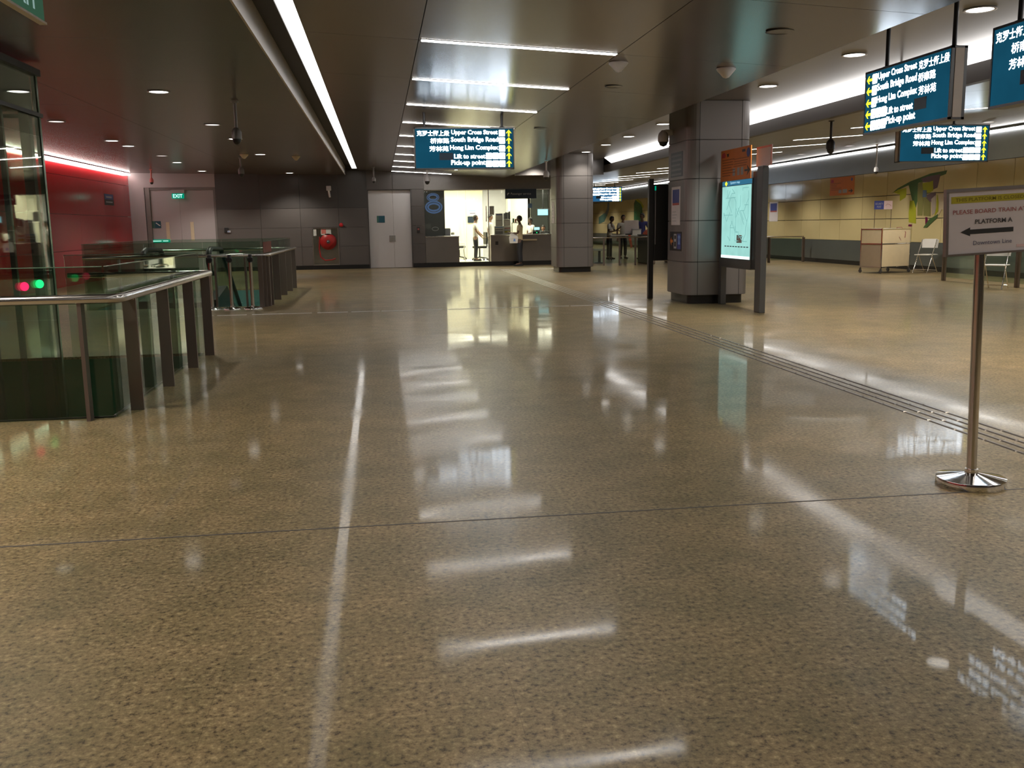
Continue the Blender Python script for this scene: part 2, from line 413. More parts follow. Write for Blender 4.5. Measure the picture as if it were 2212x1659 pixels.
# ---- ceilings
c = MB()
rows = [-5.2 + 2.51 * i for i in range(16)]
for i, y0 in enumerate(rows):
    y1 = min(y0 + 2.502, WF)
    for x0, x1 in ((-0.645, 0.455), (0.463, 2.475), (2.483, 4.33)):
        z0, z1 = zc(x0), zc(x1)
        c.add([(x0, y0, z0), (x1, y0, z1), (x1, y1, z1), (x0, y1, z0), (x0, y0, z0 + .03), (x1, y0, z1 + .03), (x1, y1, z1 + .03), (x0, y1, z0 + .03)],
              [(0, 3, 2, 1), (4, 5, 6, 7), (0, 1, 5, 4), (1, 2, 6, 5), (2, 3, 7, 6), (3, 0, 4, 7)])
struct('ceiling_centre', c, M['ceil'], 'sloping dark metal panel ceiling over the middle of the hall')
b = MB()
b.box(-1.06, 4.36, -6, WF + .3, 3.42, 3.5)
b.box(-0.648, -0.60, -6, WF, 3.30, 3.42).box(4.30, 4.335, -6, WF, 3.018, 3.42)
struct('trim_3', b, M['recess'], 'dark recess above the ceiling panels')
c = MB(); ys = [-6 + 2.6 * i for i in range(16)]
for y0 in ys:
    y1 = min(y0 + 2.594, WF + .2)
    for x0, x1 in ((-8.05, -6.4), (-6.394, -4.0), (-3.994, -1.07)):
        c.add([(x0, y0, zl(x0)), (x1, y0, zl(x1)), (x1, y1, zl(x1)), (x0, y1, zl(x0)), (x0, y0, 3.4), (x1, y0, 3.4), (x1, y1, 3.4), (x0, y1, 3.4)],
              [(0, 3, 2, 1), (4, 5, 6, 7), (0, 1, 5, 4), (1, 2, 6, 5), (2, 3, 7, 6), (3, 0, 4, 7)])
struct('ceiling_left', c, M['ceil_shaded'], 'panel ceiling over the left of the hall, shade put into its dark brown colour')
b = MB(); b.box(-1.07, -1.05, -6, WF, 3.13, 3.42)
struct('trim_4', b, M['fascia_light'], 'pale metal fascia beside the long light slot')
c = MB(); c.box(4.335, 7.0, -6, 30.45, 3.40, 3.5)
struct('ceiling_right', c, M['ceil_right'], 'bright metal ceiling over the columns')
c = MB()
def low(x0, x1, y0, y1):
    c.add([(x0, y0, zr(x0)), (x1, y0, zr(x1)), (x1, y1, zr(x1)), (x0, y1, zr(x0)), (x0, y0, zr(x0) + .06), (x1, y0, zr(x1) + .06), (x1, y1, zr(x1) + .06), (x0, y1, zr(x0) + .06)],
          [(0, 3, 2, 1), (4, 5, 6, 7), (0, 1, 5, 4), (1, 2, 6, 5), (2, 3, 7, 6), (3, 0, 4, 7)])
y = -6.0
while y < 66:
    for x0, x1 in ((7.322, 9.4), (9.408, 12.0), (12.008, XW)): low(x0, x1, y, min(y + 2.592, 66))
    y += 2.6
low(6.86, 7.315, 30.5, 66)
struct('ceiling_low', c, M['ceil_low'], 'low brown metal ceiling beside the right wall')
b = MB(); b.box(7.2, 7.32, -6, 30.4, 3.012, 3.235)
struct('trim_5', b, M['bulkhead'], 'dark bulkhead edge below the cove light')
b = MB(); b.box(4.335, 7.2, 30.42, 30.5, 2.94, 3.45)
struct('trim_6', b, M['ceil_right'], 'fascia closing the upper ceiling')
b = MB(); b.box(7.32, XW, -6, 66, 3.62, 3.7).box(7.0, 7.4, -6, 66, 3.45, 3.5)
struct('trim_7', b, M['recess'], 'slab above the low ceiling')

# ---- far wall (left half) with doors
b = MB((0, WF, 0))
b.box(XR - .1, -7.58, WF, WF + .3, 0, 3.4)
b.box(-7.58, -5.32, WF, WF + .3, 2.78, 3.4)
struct('wall_far_left', b, M['panel_light'], 'pale grey panel wall round the double door')
b = MB((0, WF, 0))
xs = [-5.32, -3.9, -2.6, -1.33, -0.36]; zs = [0.135, 0.77, 1.41, 2.05]
for i in range(4):
    for j in range(3):
        x0, x1, z0, z1 = xs[i] + .004, xs[i + 1] - .004, zs[j] + .004, zs[j + 1] - .004
        if j < 2:
            if i == 1: x1 = min(x1, xs[2] - .004)
            if i == 2: x1 = -2.245
            if i == 3 and j < 2: pass
        b.box(x0, x1, WF, WF + .04, z0, z1)
b.box(-1.366, -1.334, WF, WF + .04, .14, 1.405)
b.box(-5.32, -2.245, WF + .04, WF + .06, 0, 3.4).box(-1.366, -0.36, WF + .04, WF + .06, 0, 3.4).box(-2.245, -1.366, WF + .04, WF + .06, 1.41, 3.4)
b.box(-5.32, -0.36, WF + .33, WF + .36, 0, 3.4)
struct('wall_far', b, M['panel_grey'], 'grey metal panel wall at the far end of the hall')
b = MB((0, WF, 0))
for i in range(4): b.box(xs[i] + .003, xs[i + 1] - .003, WF, WF + .04, 2.055, 3.3)
struct('wall_far_upper', b, M['panel_dark'], 'darker upper panels of the far wall')
b = MB((0, WF, 0)); b.box(-5.31, -0.37, WF - .012, WF + .05, 0, .132)
struct('baseboard_far', b, M['black_stone'], 'black skirting along the far wall')
# pillar and head over the single door
b = MB((0, WF, 0))
for z0, z1 in ((.14, .80), (.806, 1.42), (1.426, 2.06), (2.066, 2.64)): b.box(1.14, 1.56, WF - .02, WF + .3, z0, z1)
b.box(-.36, .50, WF - .02, WF + .3, 2.646, 3.3).box(.506, 1.14, WF - .02, WF + .3, 2.646, 3.3).box(1.14, 1.56, WF - .02, WF + .3, 2.646, 3.3)
struct('wall_pillar', b, M['panel_grey'], 'grey panel pier between the single door and the glass office')

# double door
d = MB((-6.45, WF + .1, 0)); d.box(-7.56, -7.42, WF + .02, WF + .3, 0, 2.78).box(-5.40, -5.33, WF + .06, WF + .3, 0, 2.78).box(-7.42, -5.40, WF + .06, WF + .3, 2.7, 2.78)
dr = d.build('door_1', M['fascia']); dr['kind'] = 'structure'; dr['label'] = 'pale grey double door under the exit sign'
for x0, x1, hx in ((-7.415, -6.503, -6.93), (-6.497, -5.405, -6.15)):
    q = MB((-6.45, WF + .1, 0)); q.box(x0, x1, WF + .1, WF + .16, .01, 2.695)
    lf = q.build('door_leaf', M['panel_light'], dr)
    h = MB((-6.45, WF + .1, 0)); h.box(hx - .055, hx + .055, WF + .085, WF + .1, 1.04, 1.66, .004)
    h.build('push_plate', M['wood_shelf'], lf, 'beige vertical plate')
# single door
d = MB((.4, WF + .15, 0)); d.box(-.36, -.33, WF, WF + .3, 0, 2.64).box(1.10, 1.14, WF, WF + .3, 0, 2.64).box(-.33, 1.10, WF + .02, WF + .3, 2.62, 2.646)
dr = d.build('door_2', M['panel_dark']); dr['kind'] = 'structure'; dr['label'] = 'plain grey service door left of the glass office'
for x0, x1 in ((-.328, .497), (.503, 1.098)):
    q = MB((.4, WF + .15, 0)); q.box(x0, x1, WF + .12, WF + .18, .012, 2.618)
    lf = q.build('door_leaf', M['door_grey'], dr)
q = MB((.4, WF + .15, 0)); q.box(.34, .55, WF + .105, WF + .12, .89, 1.10, .006); q.box(.40, .50, WF + .09, WF + .106, .98, 1.01, .004)
q.build('lock_plate', M['steel'], dr, 'steel lock plate with a small lever')

# ---- red wall, right wall, back wall
b = MB((XR, 0, 0)); y = -6.0
while y < WF:
    y1 = min(y + 2.394, WF)
    for z0, z1 in ((0, .895), (.905, 1.845), (1.855, 2.835), (2.845, 3.3)): b.box(XR - .08, XR, y, y1, z0, z1)
    y += 2.4
struct('wall_left', b, M['red_glass'], 'glossy red panel wall on the left')
b = MB((XW, 0, 0)); b.box(XW - .02, XW + .1, -6, 66, .13, .755)
struct('wall_right_dado', b, M['teal_stone'], 'dark grey green stone dado of the right wall')
b = MB((XW, 0, 0)); y = -6.0
while y < 66:
    for z0, z1 in ((.76, 1.391), (1.409, 2.051), (2.069, 2.735)): b.box(XW - .03, XW + .06, y, y + 1.386, z0, z1)
    y += 1.4
struct('wall_right', b, M['yellow_glass'], 'olive yellow glass panel wall on the right')
b = MB((XW, 0, 0)); b.box(XW + .02, XW + .1, -6, 66, .75, 2.75)
struct('trim_9', b, M['ink_soft'], 'dark backing in the joints of the yellow wall')
b = MB((XW, 0, 0)); y = -6.0
while y < 66:
    b.box(XW - .05, XW + .1, y, y + 2.796, 2.745, 3.60); y += 2.8
struct('trim_8', b, M['band_metal'], 'brushed metal band above the yellow wall')
b = MB((XW, 0, 0)); b.box(XW - .035, XW, -6, 66, 0, .128)
struct('baseboard_right', b, M['black_stone'], 'black skirting of the right wall')
b = MB((0, 66, 0)); b.box(5.9, XW + .1, 66, 66.2, 0, 3.6)
struct('wall_end', b, M['yellow_glass'], 'far end wall beyond the gates')
b = MB((0, -6, 0)); b.box(XR - .1, XW + .1, -6.3, -6, 0, 3.7)
struct('wall_back', b, M['panel_grey'], 'wall behind the viewpoint')

# ---- columns
def rrect(x0, x1, y0, y1, r, n=6):
    p = []
    for cx, cy, a in ((x1 - r, y1 - r, 0), (x0 + r, y1 - r, 90), (x0 + r, y0 + r, 180), (x1 - r, y0 + r, 270)):
        for i in range(n + 1):
            t = math.radians(a + 90 * i / n); p.append((cx + r * math.cos(t), cy + r * math.sin(t)))
    return p
def column(x0, x1, y0, y1, zs, name, lab, r=.19):
    o = ((x0 + x1) / 2, (y0 + y1) / 2, 0)
    b = MB(o)
    for a, c2 in zip(zs[:-1], zs[1:]):
        b.prism(rrect(x0, x1, y0, y1, r), (0, 0, a + .007), (1, 0, 0), (0, 1, 0), (0, 0, c2 - a - .014))
    o_ = struct(name, b, M['column_metal'], lab)
    k = MB(o); k.prism(rrect(x0 + .07, x1 - .07, y0 + .07, y1 - .07, r * .6), (0, 0, 0), (1, 0, 0), (0, 1, 0), (0, 0, zs[0]))
    k.build('plinth', M['black_stone'], o_, 'black recessed foot of the column')
    k = MB(o); k.prism(rrect(x0 + .012, x1 - .012, y0 + .012, y1 - .012, r), (0, 0, zs[0]), (1, 0, 0), (0, 1, 0), (0, 0, zs[-1] - zs[0])); k.build('core', M['ink_soft'], o_)
    for x in (x0 + .20, x1 - .19):
        k = MB(o); k.box(x - .005, x + .005, y0 - .0015, y0 + .02, zs[0], zs[-1]); k.build('panel_joint', M['ink'], o_)
    return o_
column(5.19, 6.32, 15.80, 17.05, (.15, .72, 1.42, 2.12, 2.76, 3.40), 'column', 'big grey metal clad column with the map board in front')
column(5.12, 6.22, 27.45, 28.65, (.15, .72, 1.42, 2.12, 2.76, 3.40), 'column', 'grey metal clad column beside the glass office')

# ================================================================== LAMPS
def lamp(name, label, cat, mb_frame, fm, mb_d, dm, loc, group=None):
    r = thing(name, label, cat, loc, 0, group)
    if mb_frame: mb_frame.build('frame', fm, r)
    mb_d.build('diffuser', dm, r)
    return r
o = (-.73, 14, 3.31); b = MB(o); b.box(-.804, -.652, -5.8, 32.3, 3.305, 3.32); k = MB(o); k.box(-.822, -.806, -5.8, 32.32, 3.29, 3.40).box(-.822, -.65, 32.302, 32.32, 3.29, 3.40)
lamp('ceiling_light_slot', 'long continuous white light slot running down the hall between the two dark ceilings', 'light', k, M['recess'], b, M['lamp_slot'], o)
for i in range(-3, 10):
    Yc = 9.86 + 2.51 * i; o = (1.475, Yc, zc(1.475))
    b = MB(o); k = MB(o); x0, x1 = .485, 2.465
    def sl(mm, xa, xb, ya, yb, up, th):
        mm.add([(xa, ya, zc(xa) - up), (xb, ya, zc(xb) - up), (xb, yb, zc(xb) - up), (xa, yb, zc(xa) - up), (xa, ya, zc(xa) - up + th), (xb, ya, zc(xb) - up + th), (xb, yb, zc(xb) - up + th), (xa, yb, zc(xa) - up + th)],
               [(0, 3, 2, 1), (4, 5, 6, 7), (0, 1, 5, 4), (1, 2, 6, 5), (2, 3, 7, 6), (3, 0, 4, 7)])
    sl(b, x0, x1, Yc - .042, Yc + .042, .006, .004); sl(k, x0 - .012, x1 + .012, Yc - .054, Yc + .054, .0035, .003)
    lab = ('%s nearest of the ten slim white line lights across the sloping central ceiling' % ORD[i]) if i > 0 else 'nearest and longest looking of the ten slim white line lights in the central ceiling'
    if i == 9: lab = 'farthest slim white line light, just in front of the glass office'
    if i < 0: lab = 'slim white line light in the central ceiling above the top of the view'
    lamp('line_light', lab, 'light', k, M['grey_metal'], b, M['lamp_line'], o, 'line lights across the central ceiling')
for i in range(-2, 18):
    Yc = 15.2 + 2.62 * i; o = (10.1, Yc, zr(10.1)); b = MB(o); k = MB(o)
    for mm, xa, xb, hw, up, th in ((b, 9.12, 11.12, .04, .006, .004), (k, 9.10, 11.14, .052, .0035, .003)):
        ya, yb = Yc - hw, Yc + hw
        mm.add([(xa, ya, zr(xa) - up), (xb, ya, zr(xb) - up), (xb, yb, zr(xb) - up), (xa, yb, zr(xa) - up), (xa, ya, zr(xa) - up + th), (xb, ya, zr(xb) - up + th), (xb, yb, zr(xb) - up + th), (xa, yb, zr(xa) - up + th)],
               [(0, 3, 2, 1), (4, 5, 6, 7), (0, 1, 5, 4), (1, 2, 6, 5), (2, 3, 7, 6), (3, 0, 4, 7)])
    labs = {0: 'slim line light in the low ceiling between the two nearest blue signs', 1: 'slim line light just above the blue sign facing the viewer',
            2: 'slim line light beside the pear shaped camera, nearer of that pair', 3: 'slim line light behind the pear shaped camera, farther of that pair'}
    lab = labs.get(i, 'slim white line light in the low right ceiling, %s along the row' % ORD[i + 2])
    lamp('line_light', lab, 'light', k, M['grey_metal'], b, M['lamp_low'], o, 'line lights across the low right ceiling')
# cove
o = (7.05, 12, 3.3); b = MB(o); b.add([(7.2, -6, 3.237), (7.2, 29.4, 3.237), (6.98, 29.4, 3.397), (6.98, -6, 3.397), (7.24, -6, 3.26), (7.24, 29.4, 3.26), (7.04, 29.4, 3.399), (7.04, -6, 3.399)],
    [(0, 3, 2, 1), (4, 5, 6, 7), (0, 1, 5, 4), (1, 2, 6, 5), (2, 3, 7, 6), (3, 0, 4, 7)])
lamp('cove_light', 'broad glowing white cove light along the edge of the right ceiling', 'light', None, None, b, M['lamp_cove'], o)
o = (XW - .1, 20, 3.4); b = MB(o); b.box(XW - .09, XW - .052, -6, 60, 3.385, 3.43); k = MB(o); k.box(XW - .14, XW - .05, -6, 60, 3.432, 3.445)
lamp('wall_strip_light', 'thin white strip light along the top of the metal band on the right wall', 'light', k, M['grey_metal'], b, M['lamp_strip'], o)
o = (XR + .08, 15, 3.2); b = MB(o); b.box(XR + .02, XR + .10, -5.8, 32.95, 3.165, 3.225); k = MB(o); k.box(XR + .002, XR + .11, -5.8, 32.97, 3.227, 3.24)
lamp('wall_strip_light', 'glaring white strip light along the top of the red wall', 'light', k, M['red'], b, M['lamp_red'], o)
# downlights
def downlight(x, y, z, r, lit, label, group, watt=0):
    o = (x, y, z); t = thing('downlight', label, 'light', o, 0, group)
    k = MB(); k.lathe([(r, -.001), (r * 1.1, -.004), (r * 1.1, -.010), (r * .92, -.010), (r * .9, -.004)], n=20); k.build('ring', M['cctv_white'], t)
    k = MB(); k.lathe([(r * .9, -.0045), (0.0001, -.0046)], n=20); k.build('lens', lit, t)
    if watt:
        ld = bpy.data.lights.new('bulb', 'SPOT'); ld.energy = watt; ld.spot_size = math.radians(124); ld.spot_blend = 0.6
        ld.shadow_soft_size = r * .8; ld.color = (1.0, 0.93, 0.82)
        lo = bpy.data.objects.new('bulb', ld); COL.objects.link(lo); lo.parent = t; lo.location = (0, 0, -.03)
    return t
g = 'round downlights in the dark left ceiling'
for x, y, lit, lab in ((-2.74, 13.16, 'lamp_down', 'large lit round downlight nearest the viewer in the dark left ceiling'),
        (-2.74, 17.19, 'lamp_dim', 'dim round downlight between the nearest lit one and the hanging camera in the left ceiling'),
        (-2.75, 19.85, 'lamp_down', 'bright round downlight immediately left of the nearer hanging camera in the left ceiling'),
        (-2.75, 23.96, 'lamp_down', 'lit round downlight between the two yellowish smoke detectors in the left ceiling'),
        (-2.79, 32.0, 'lamp_down', 'farthest lit downlight over the grey far wall near the light slot'),
        (-5.22, 17.08, 'lamp_dim', 'dim pinkish downlight beside the corner of the lift shaft'),
        (-5.29, 20.69, 'lamp_down', 'left one of two bright downlights side by side above the red wall light'),
        (-5.29, 21.98, 'lamp_down', 'right one of two bright downlights side by side above the red wall light'),
        (-5.21, 24.84, 'lamp_dim', 'unlit downlight right of the pair of bright ones above the red wall light'),
        (-5.35, 27.34, 'lamp_down', 'lit downlight above and in front of the green exit sign'),
        (-5.41, 31.4, 'lamp_down', 'lit downlight close to the far wall, right of the exit sign')):
    downlight(x, y, zl(x), .13, M[lit], lab, g, W_SPOT_LEFT if lit == 'lamp_down' else 0)
for y in (6.2, 2.6, -1.2):
    for x in (-2.74, -5.3): downlight(x, y, zl(x), .13, M['lamp_down'], 'lit downlight in the dark left ceiling above the top of the view', g, W_SPOT_LEFT)
g = 'round downlights in the bright ceiling by the columns'
for i, (y, lab) in enumerate(((.8, 'recessed downlight in the right ceiling behind the viewpoint'), (3.6, 'recessed downlight in the right ceiling above the view'), (6.3, 'recessed downlight in the right ceiling above the edge of the view'),
        (9.0, 'nearest visible oval looking downlight, above the leftward arrows sign'), (11.5, 'second nearest downlight, left of the leftward arrows sign'), (14.15, 'downlight just right of the top of the big column'),
        (19.55, 'downlight seen left of the big column top, closest to it'), (22.3, 'second downlight left of the big column top'), (24.6, 'third downlight left of the big column top'), (27.0, 'farthest downlight, over the column by the glass office'))):
    downlight(5.88, y, 3.4, .14, M['lamp_down'], lab, g, W_SPOT_RIGHT * (.3 if y > 26 else .6 if y > 24 else 1))
g = 'round downlights in the low ceiling along the right wall'
for i, y in enumerate((3.9, 6.9, 9.9, 12.9, 15.9, 18.9, 21.9, 24.9, 27.9, 30.9, 34.5, 38.5, 42.5, 46.5, 50.5, 54.5, 58.5, 62)):  # rest of the row added to light the yellow wall and gate area
    lab = 'round downlight in the low ceiling right of the blue sign facing the viewer' if i == 5 else 'added round downlight in the low right ceiling, %s along the row' % ORD[i]
    downlight(12.7, y, zr(12.7) - .008, .12, M['lamp_dim'], lab, g, W_SPOT_LOW)
downlight(4.95, 30.0, 3.4, .12, M['lamp_down'], 'added unseen downlight brightening the office counter, behind the ceiling edge', 'round downlights in the bright ceiling by the columns', 260)  # unseen downlight added to brighten the leaflet boxes on the counter
# ================================================================== HANGING DIRECTION SIGNS
def rr(a0, b0, a1, b1, r=.012, n=3):
    p = []
    for cx, cy, s in ((a1 - r, b1 - r, 0), (a0 + r, b1 - r, 90), (a0 + r, b0 + r, 180), (a1 - r, b0 + r, 270)):
        for i in range(n + 1):
            t = math.radians(s + 90 * i / n); p.append((cx + r * math.cos(t), cy + r * math.sin(t)))
    return p
LINES = (('克罗士街上段', (188, 825), 'Upper Cross Street', (865, 1785), 1), ('桥南路', (450, 825), 'South Bridge Road', (855, 1795), 1),
         ('芳林苑', (430, 805), 'Hong Lim Complex', (835, 1795), 1), ('', None, 'Lift to street', (912, 1530), 3), ('', None, 'Pick-up point', (850, 1530), 3))
ROWV = (265, 413, 568, 715, 868)
def hanging_sign(label, loc, rz, W, Hh, z0, ceil_z, left=False, depth=.16, lit='sign_lit', poles=(.2, .8), face_only_h=None):
    """local frame: face looks to -y, x to the right of the reader"""
    t = thing('hanging_direction_sign', label, 'sign', loc, rz, 'hanging direction signs')
    x0 = -W / 2; zb = z0 - loc[2]
    k = MB(); k.box(x0 + .012, -x0 - .012, -depth / 2 + .008, depth / 2 - .008, zb + .012, zb + Hh - .012)
    k.build('light_box', M[lit], t)
    k = MB()
    for yy in (-depth / 2, depth / 2 - .03):
        k.box(x0, -x0, yy, yy + .03, zb, zb + .022).box(x0, -x0, yy, yy + .03, zb + Hh - .022, zb + Hh).box(x0, x0 + .016, yy, yy + .03, zb, zb + Hh).box(-x0 - .016, -x0, yy, yy + .03, zb, zb + Hh)
    k.box(x0 + .002, x0 + .012, -depth / 2 + .03, depth / 2 - .03, zb, zb + Hh).box(-x0 - .012, -x0 - .002, -depth / 2 + .03, depth / 2 - .03, zb, zb + Hh)
    k.box(x0, -x0, -depth / 2 + .03, depth / 2 - .03, zb, zb + .01).box(x0, -x0, -depth / 2 + .03, depth / 2 - .03, zb + Hh - .01, zb + Hh)
    k.build('frame', M['grey_metal'], t)
    for xa, xb in ((x0 - .006, x0 - .0005), (-x0 + .0005, -x0 + .006)):
        k = MB(); k.box(xa, xb, -depth / 2 + .035, depth / 2 - .035, zb + .02, zb + Hh - .02); k.build('end_cap', M['fascia_light'], t)
    for p in poles:
        k = MB(); x = x0 + W * p; k.tube([(x, 0, zb + Hh - .005), (x, 0, ceil_z - loc[2])], .022, 10).lathe([(.045, 0), (.045, .012), (.022, .02)], (x, 0, zb + Hh), 12)
        k.build('pole', M['dark_metal'], t)
    yf = -depth / 2 + .0075
    U = lambda c: x0 + W * (c - 135) / 1975.0
    V = lambda c: zb + Hh * (1 - (c - 150) / 825.0)
    S = W / 1975.0
    for (zh, zu, en, eu, nic), cv in zip(LINES, ROWV):
        if left: mir = lambda a, b: (2245 - b, 2245 - a)
        else: mir = lambda a, b: (a, b)
        k = MB(); vz = V(cv)
        a, b = mir(*eu); k.text(en, (U(a), yf, vz - .040 * Hh / .68), (1, 0, 0), (0, 0, 1), w_=(b - a) * S, size=.118 * Hh / .68, fat=.022); k.build('lettering', M['txt_white'], t)
        if zh:
            k = MB(); a, b = mir(*zu); k.text(zh, (U(a), yf, vz - .043 * Hh / .68), (1, 0, 0), (0, 0, 1), w_=(b - a) * S, h=.088 * Hh / .68, fat=.014); k.build('lettering', M['txt_white'], t)
        for q in range(nic):
            a, b = mir(1808 - 133 * q, 1930 - 133 * q)
            k = MB(); k.prism(rr(U(a), vz - .052 * Hh / .68, U(b), vz + .052 * Hh / .68), (0, yf, 0), (1, 0, 0), (0, 0, 1), (0, -.002, 0)); ic = k.build('pictogram', M['txt_icon'], t)
            k = MB(); c = (U(a) + U(b)) / 2 + .012; k.prism([(c, vz - .03), (c + .02, vz - .03), (c + .02, vz - .005)], (0, yf - .0021, 0), (1, 0, 0), (0, 0, 1), (0, -.001, 0)); k.build('mark', M['sign_teal'], ic)
        a, b = mir(1952, 2060); cx = (U(a) + U(b)) / 2; h = .055 * Hh / .68; w2 = .042 * Hh / .68; b2 = .014
        k = MB(); pl_ = [(0, h), (w2, h * .2), (w2, -h * .15), (b2, h * .30), (b2, -h), (-b2, -h), (-b2, h * .30), (-w2, -h * .15), (-w2, h * .2)]
        if left: pl_ = [(-p[1], p[0]) for p in pl_]
        k.prism([(cx + p[0], vz + p[1]) for p in pl_], (0, yf, 0), (1, 0, 0), (0, 0, 1), (0, -.003, 0)); k.build('arrow', M['txt_yellow'], t)
    a, b = (620, 890) if not left else (2245 - 890, 2245 - 620)
    k = MB(); k.box(U(a), U(b), yf - .0015, yf, V(790), V(650)); k.build('blank_patch', M['sign_navy'], t)
    return t
hanging_sign('blue hanging sign with upward arrows in the middle of the hall, under the line lights', (1.39, 15.45, 2.28), 0, 1.58, .645, 2.28, zc(1.39), poles=(.105, .885))
hanging_sign('big blue hanging sign with five yellow leftward arrows near the top right', (5.45, 9.42, 2.32), -PI / 2, 1.62, .67, 2.32, 3.4, left=True, poles=(.19, .94))
hanging_sign('blue hanging sign with upward arrows facing the viewer, below the leftward arrows sign', (10.2, 16.5, 2.40), 0, 1.74, .665, 2.40, zr(10.2), poles=(.30, .62))
hanging_sign('cut off blue hanging sign at the right edge, nearest to the viewer', (5.4, 7.13, 2.33), -PI / 2, 1.62, .68, 2.33, 3.4, poles=(.15, .8))
hanging_sign('small far hanging sign with upward arrows over the gates, right of the office column', (10.22, 43, 2.36), 0, 1.60, .67, 2.36, zr(10.2), lit='sign_lit_blue')

# ================================================================== ENAMEL AND PAPER SIGNS
def plate(name, label, cat, o, r, u, wd, ht, th, m, items=(), group=None, frame=None):
    """flat sign: o = lower left corner, r/u = right/up unit vectors of the face; items = (kind, args) in 0..1 face units"""
    o = Vector(o); r = Vector(r); u = Vector(u); n = r.cross(u)
    t = thing(name, label, cat, o, 0, group)
    k = MB(o); k.prism([(0, 0), (wd, 0), (wd, ht), (0, ht)], o - n * th, r, u, n * th); k.build('panel', m, t)
    if frame:
        fm, fw, fd = frame; k = MB(o)
        for a0, b0, a1, b1 in ((-fw, -fw, wd + fw, 0), (-fw, ht, wd + fw, ht + fw), (-fw, 0, 0, ht), (wd, 0, wd + fw, ht)):
            k.prism([(a0, b0), (a1, b0), (a1, b1), (a0, b1)], o - n * (th + .001), r, u, n * (th + fd))
        k.build('frame', fm, t)
    items = [q for it in items for q in ([(it[0], it[1], 'bars', [b_]) for b_ in it[3]] if it[2] == 'bars' and len(it[3]) == 2 else [it])]
    for it in items:
        nm, mm, kind = it[0], M[it[1]], it[2]; k = MB(o)
        if kind == 'rect':
            a, b, c, d = it[3]; k.prism([(a * wd, b * ht), (c * wd, b * ht), (c * wd, d * ht), (a * wd, d * ht)], o, r, u, n * .0015)
        elif kind == 'poly':
            k.prism([(a * wd, b * ht) for a, b in it[3]], o, r, u, n * .002)
        elif kind == 'text':
            s, a, b, ww, hh = it[3][:5]; k.text(s, o + r * (a * wd) + u * (b * ht), r, u, w_=ww * wd if ww else None, h=hh * ht, fat=it[3][5] if len(it[3]) > 5 else 0, lift=.003)
        elif kind == 'bars':
            for a, b, c, d in it[3]: k.prism([(a * wd, b * ht), (c * wd, b * ht), (c * wd, d * ht), (a * wd, d * ht)], o, r, u, n * .002)
        elif kind == 'disc':
            a, b, rad = it[3]; k.prism([(a * wd + rad * math.cos(q * PI / 8), b * ht + rad * math.sin(q * PI / 8)) for q in range(16)], o, r, u, n * .003)
        k.build(nm, mm, t)
    return t
def barlines(n, a, b, y0, y1, seed, fill=.45):
    rnd = random.Random(seed); o = []
    for i in range(n):
        y = y0 + (y1 - y0) * i / n; o.append((a, y, a + (b - a) * rnd.uniform(.5, 1), y + (y1 - y0) / n * fill))
    return o
XP, XN, UP = (1, 0, 0), (-1, 0, 0), (0, 0, 1)
YP, YN = (0, 1, 0), (0, -1, 0)

# ---- foreground stand
t = thing('sign_stand', 'steel pole sign stand on a round chrome base reading THIS PLATFORM IS CLOSED', 'sign stand', (3.07, 4.52, 0))
k = MB(); k.lathe([(.172, 0), (.174, .004), (.174, .036), (.172, .040)], n=64).lathe([(.172, .040), (.034, .066)], n=64).lathe([(.034, .06), (.034, .085)], n=24); k.build('base', M['chrome'], t)
k = MB(); k.tube([(0, 0, .06), (-.035, 0, 1.28)], .0255, 16); k.build('pole', M['steel'], t)
k = MB(); tl = math.radians(2.6); r_ = Vector((math.cos(tl), 0, math.sin(tl))); u_ = Vector((-math.sin(tl), 0, math.cos(tl)))
o0 = Vector((-.242, -.03, 1.205)); Wd, Ht = .50, .335
k.prism([(.012, .01), (Wd - .012, .01), (Wd - .012, Ht - .01), (.012, Ht - .01)], o0 + Vector((0, .004, 0)), r_, u_, (0, .012, 0)); pn = k.build('sign_panel', M['sign_board'], t)
k = MB()
for a0, b0, a1, b1 in ((0, 0, .014, Ht), (Wd - .014, 0, Wd, Ht), (.014, 0, Wd - .014, .010), (.014, Ht - .016, Wd - .014, Ht)):
    k.prism([(a0, b0), (a1, b0), (a1, b1), (a0, b1)], o0 - Vector((0, .004, 0)), r_, u_, (0, .026, 0))
k.build('frame', M['steel_dull'], t)
def onp(nm, mm, poly=None, txt=None):
    k = MB(); o = o0 + Vector((0, .0038, 0))
    if poly: k.prism(poly, o, r_, u_, (0, -.0012, 0))
    if txt: k.text(txt[0], o + r_ * txt[1] + u_ * txt[2], r_, u_, w_=txt[3], h=txt[4], fat=txt[5], lift=.0022)
    return k.build(nm, M[mm], pn)
onp('banner', 'yellow', [(.030, .262), (.462, .262), (.462, .296), (.030, .296)])
onp('lettering', 'ink_olive', None, ('THIS PLATFORM IS CLOSED', .052, .270, .372, .018, .01))
onp('lettering', 'ink_red', None, ('PLEASE BOARD TRAIN AT', .040, .208, .400, .021, .008))
onp('lettering', 'ink_soft', None, ('PLATFORM A', .160, .155, .205, .023, .03))
onp('arrow', 'ink', [(.082, .118), (.135, .140), (.135, .129), (.372, .129), (.372, .106), (.135, .106), (.135, .096)])
onp('lettering', 'ink_blue', None, ('Downtown Line', .152, .050, .212, .021, .004))
onp('stain', 'pink', [(.392, .026), (.452, .026), (.452, .040), (.392, .040)])

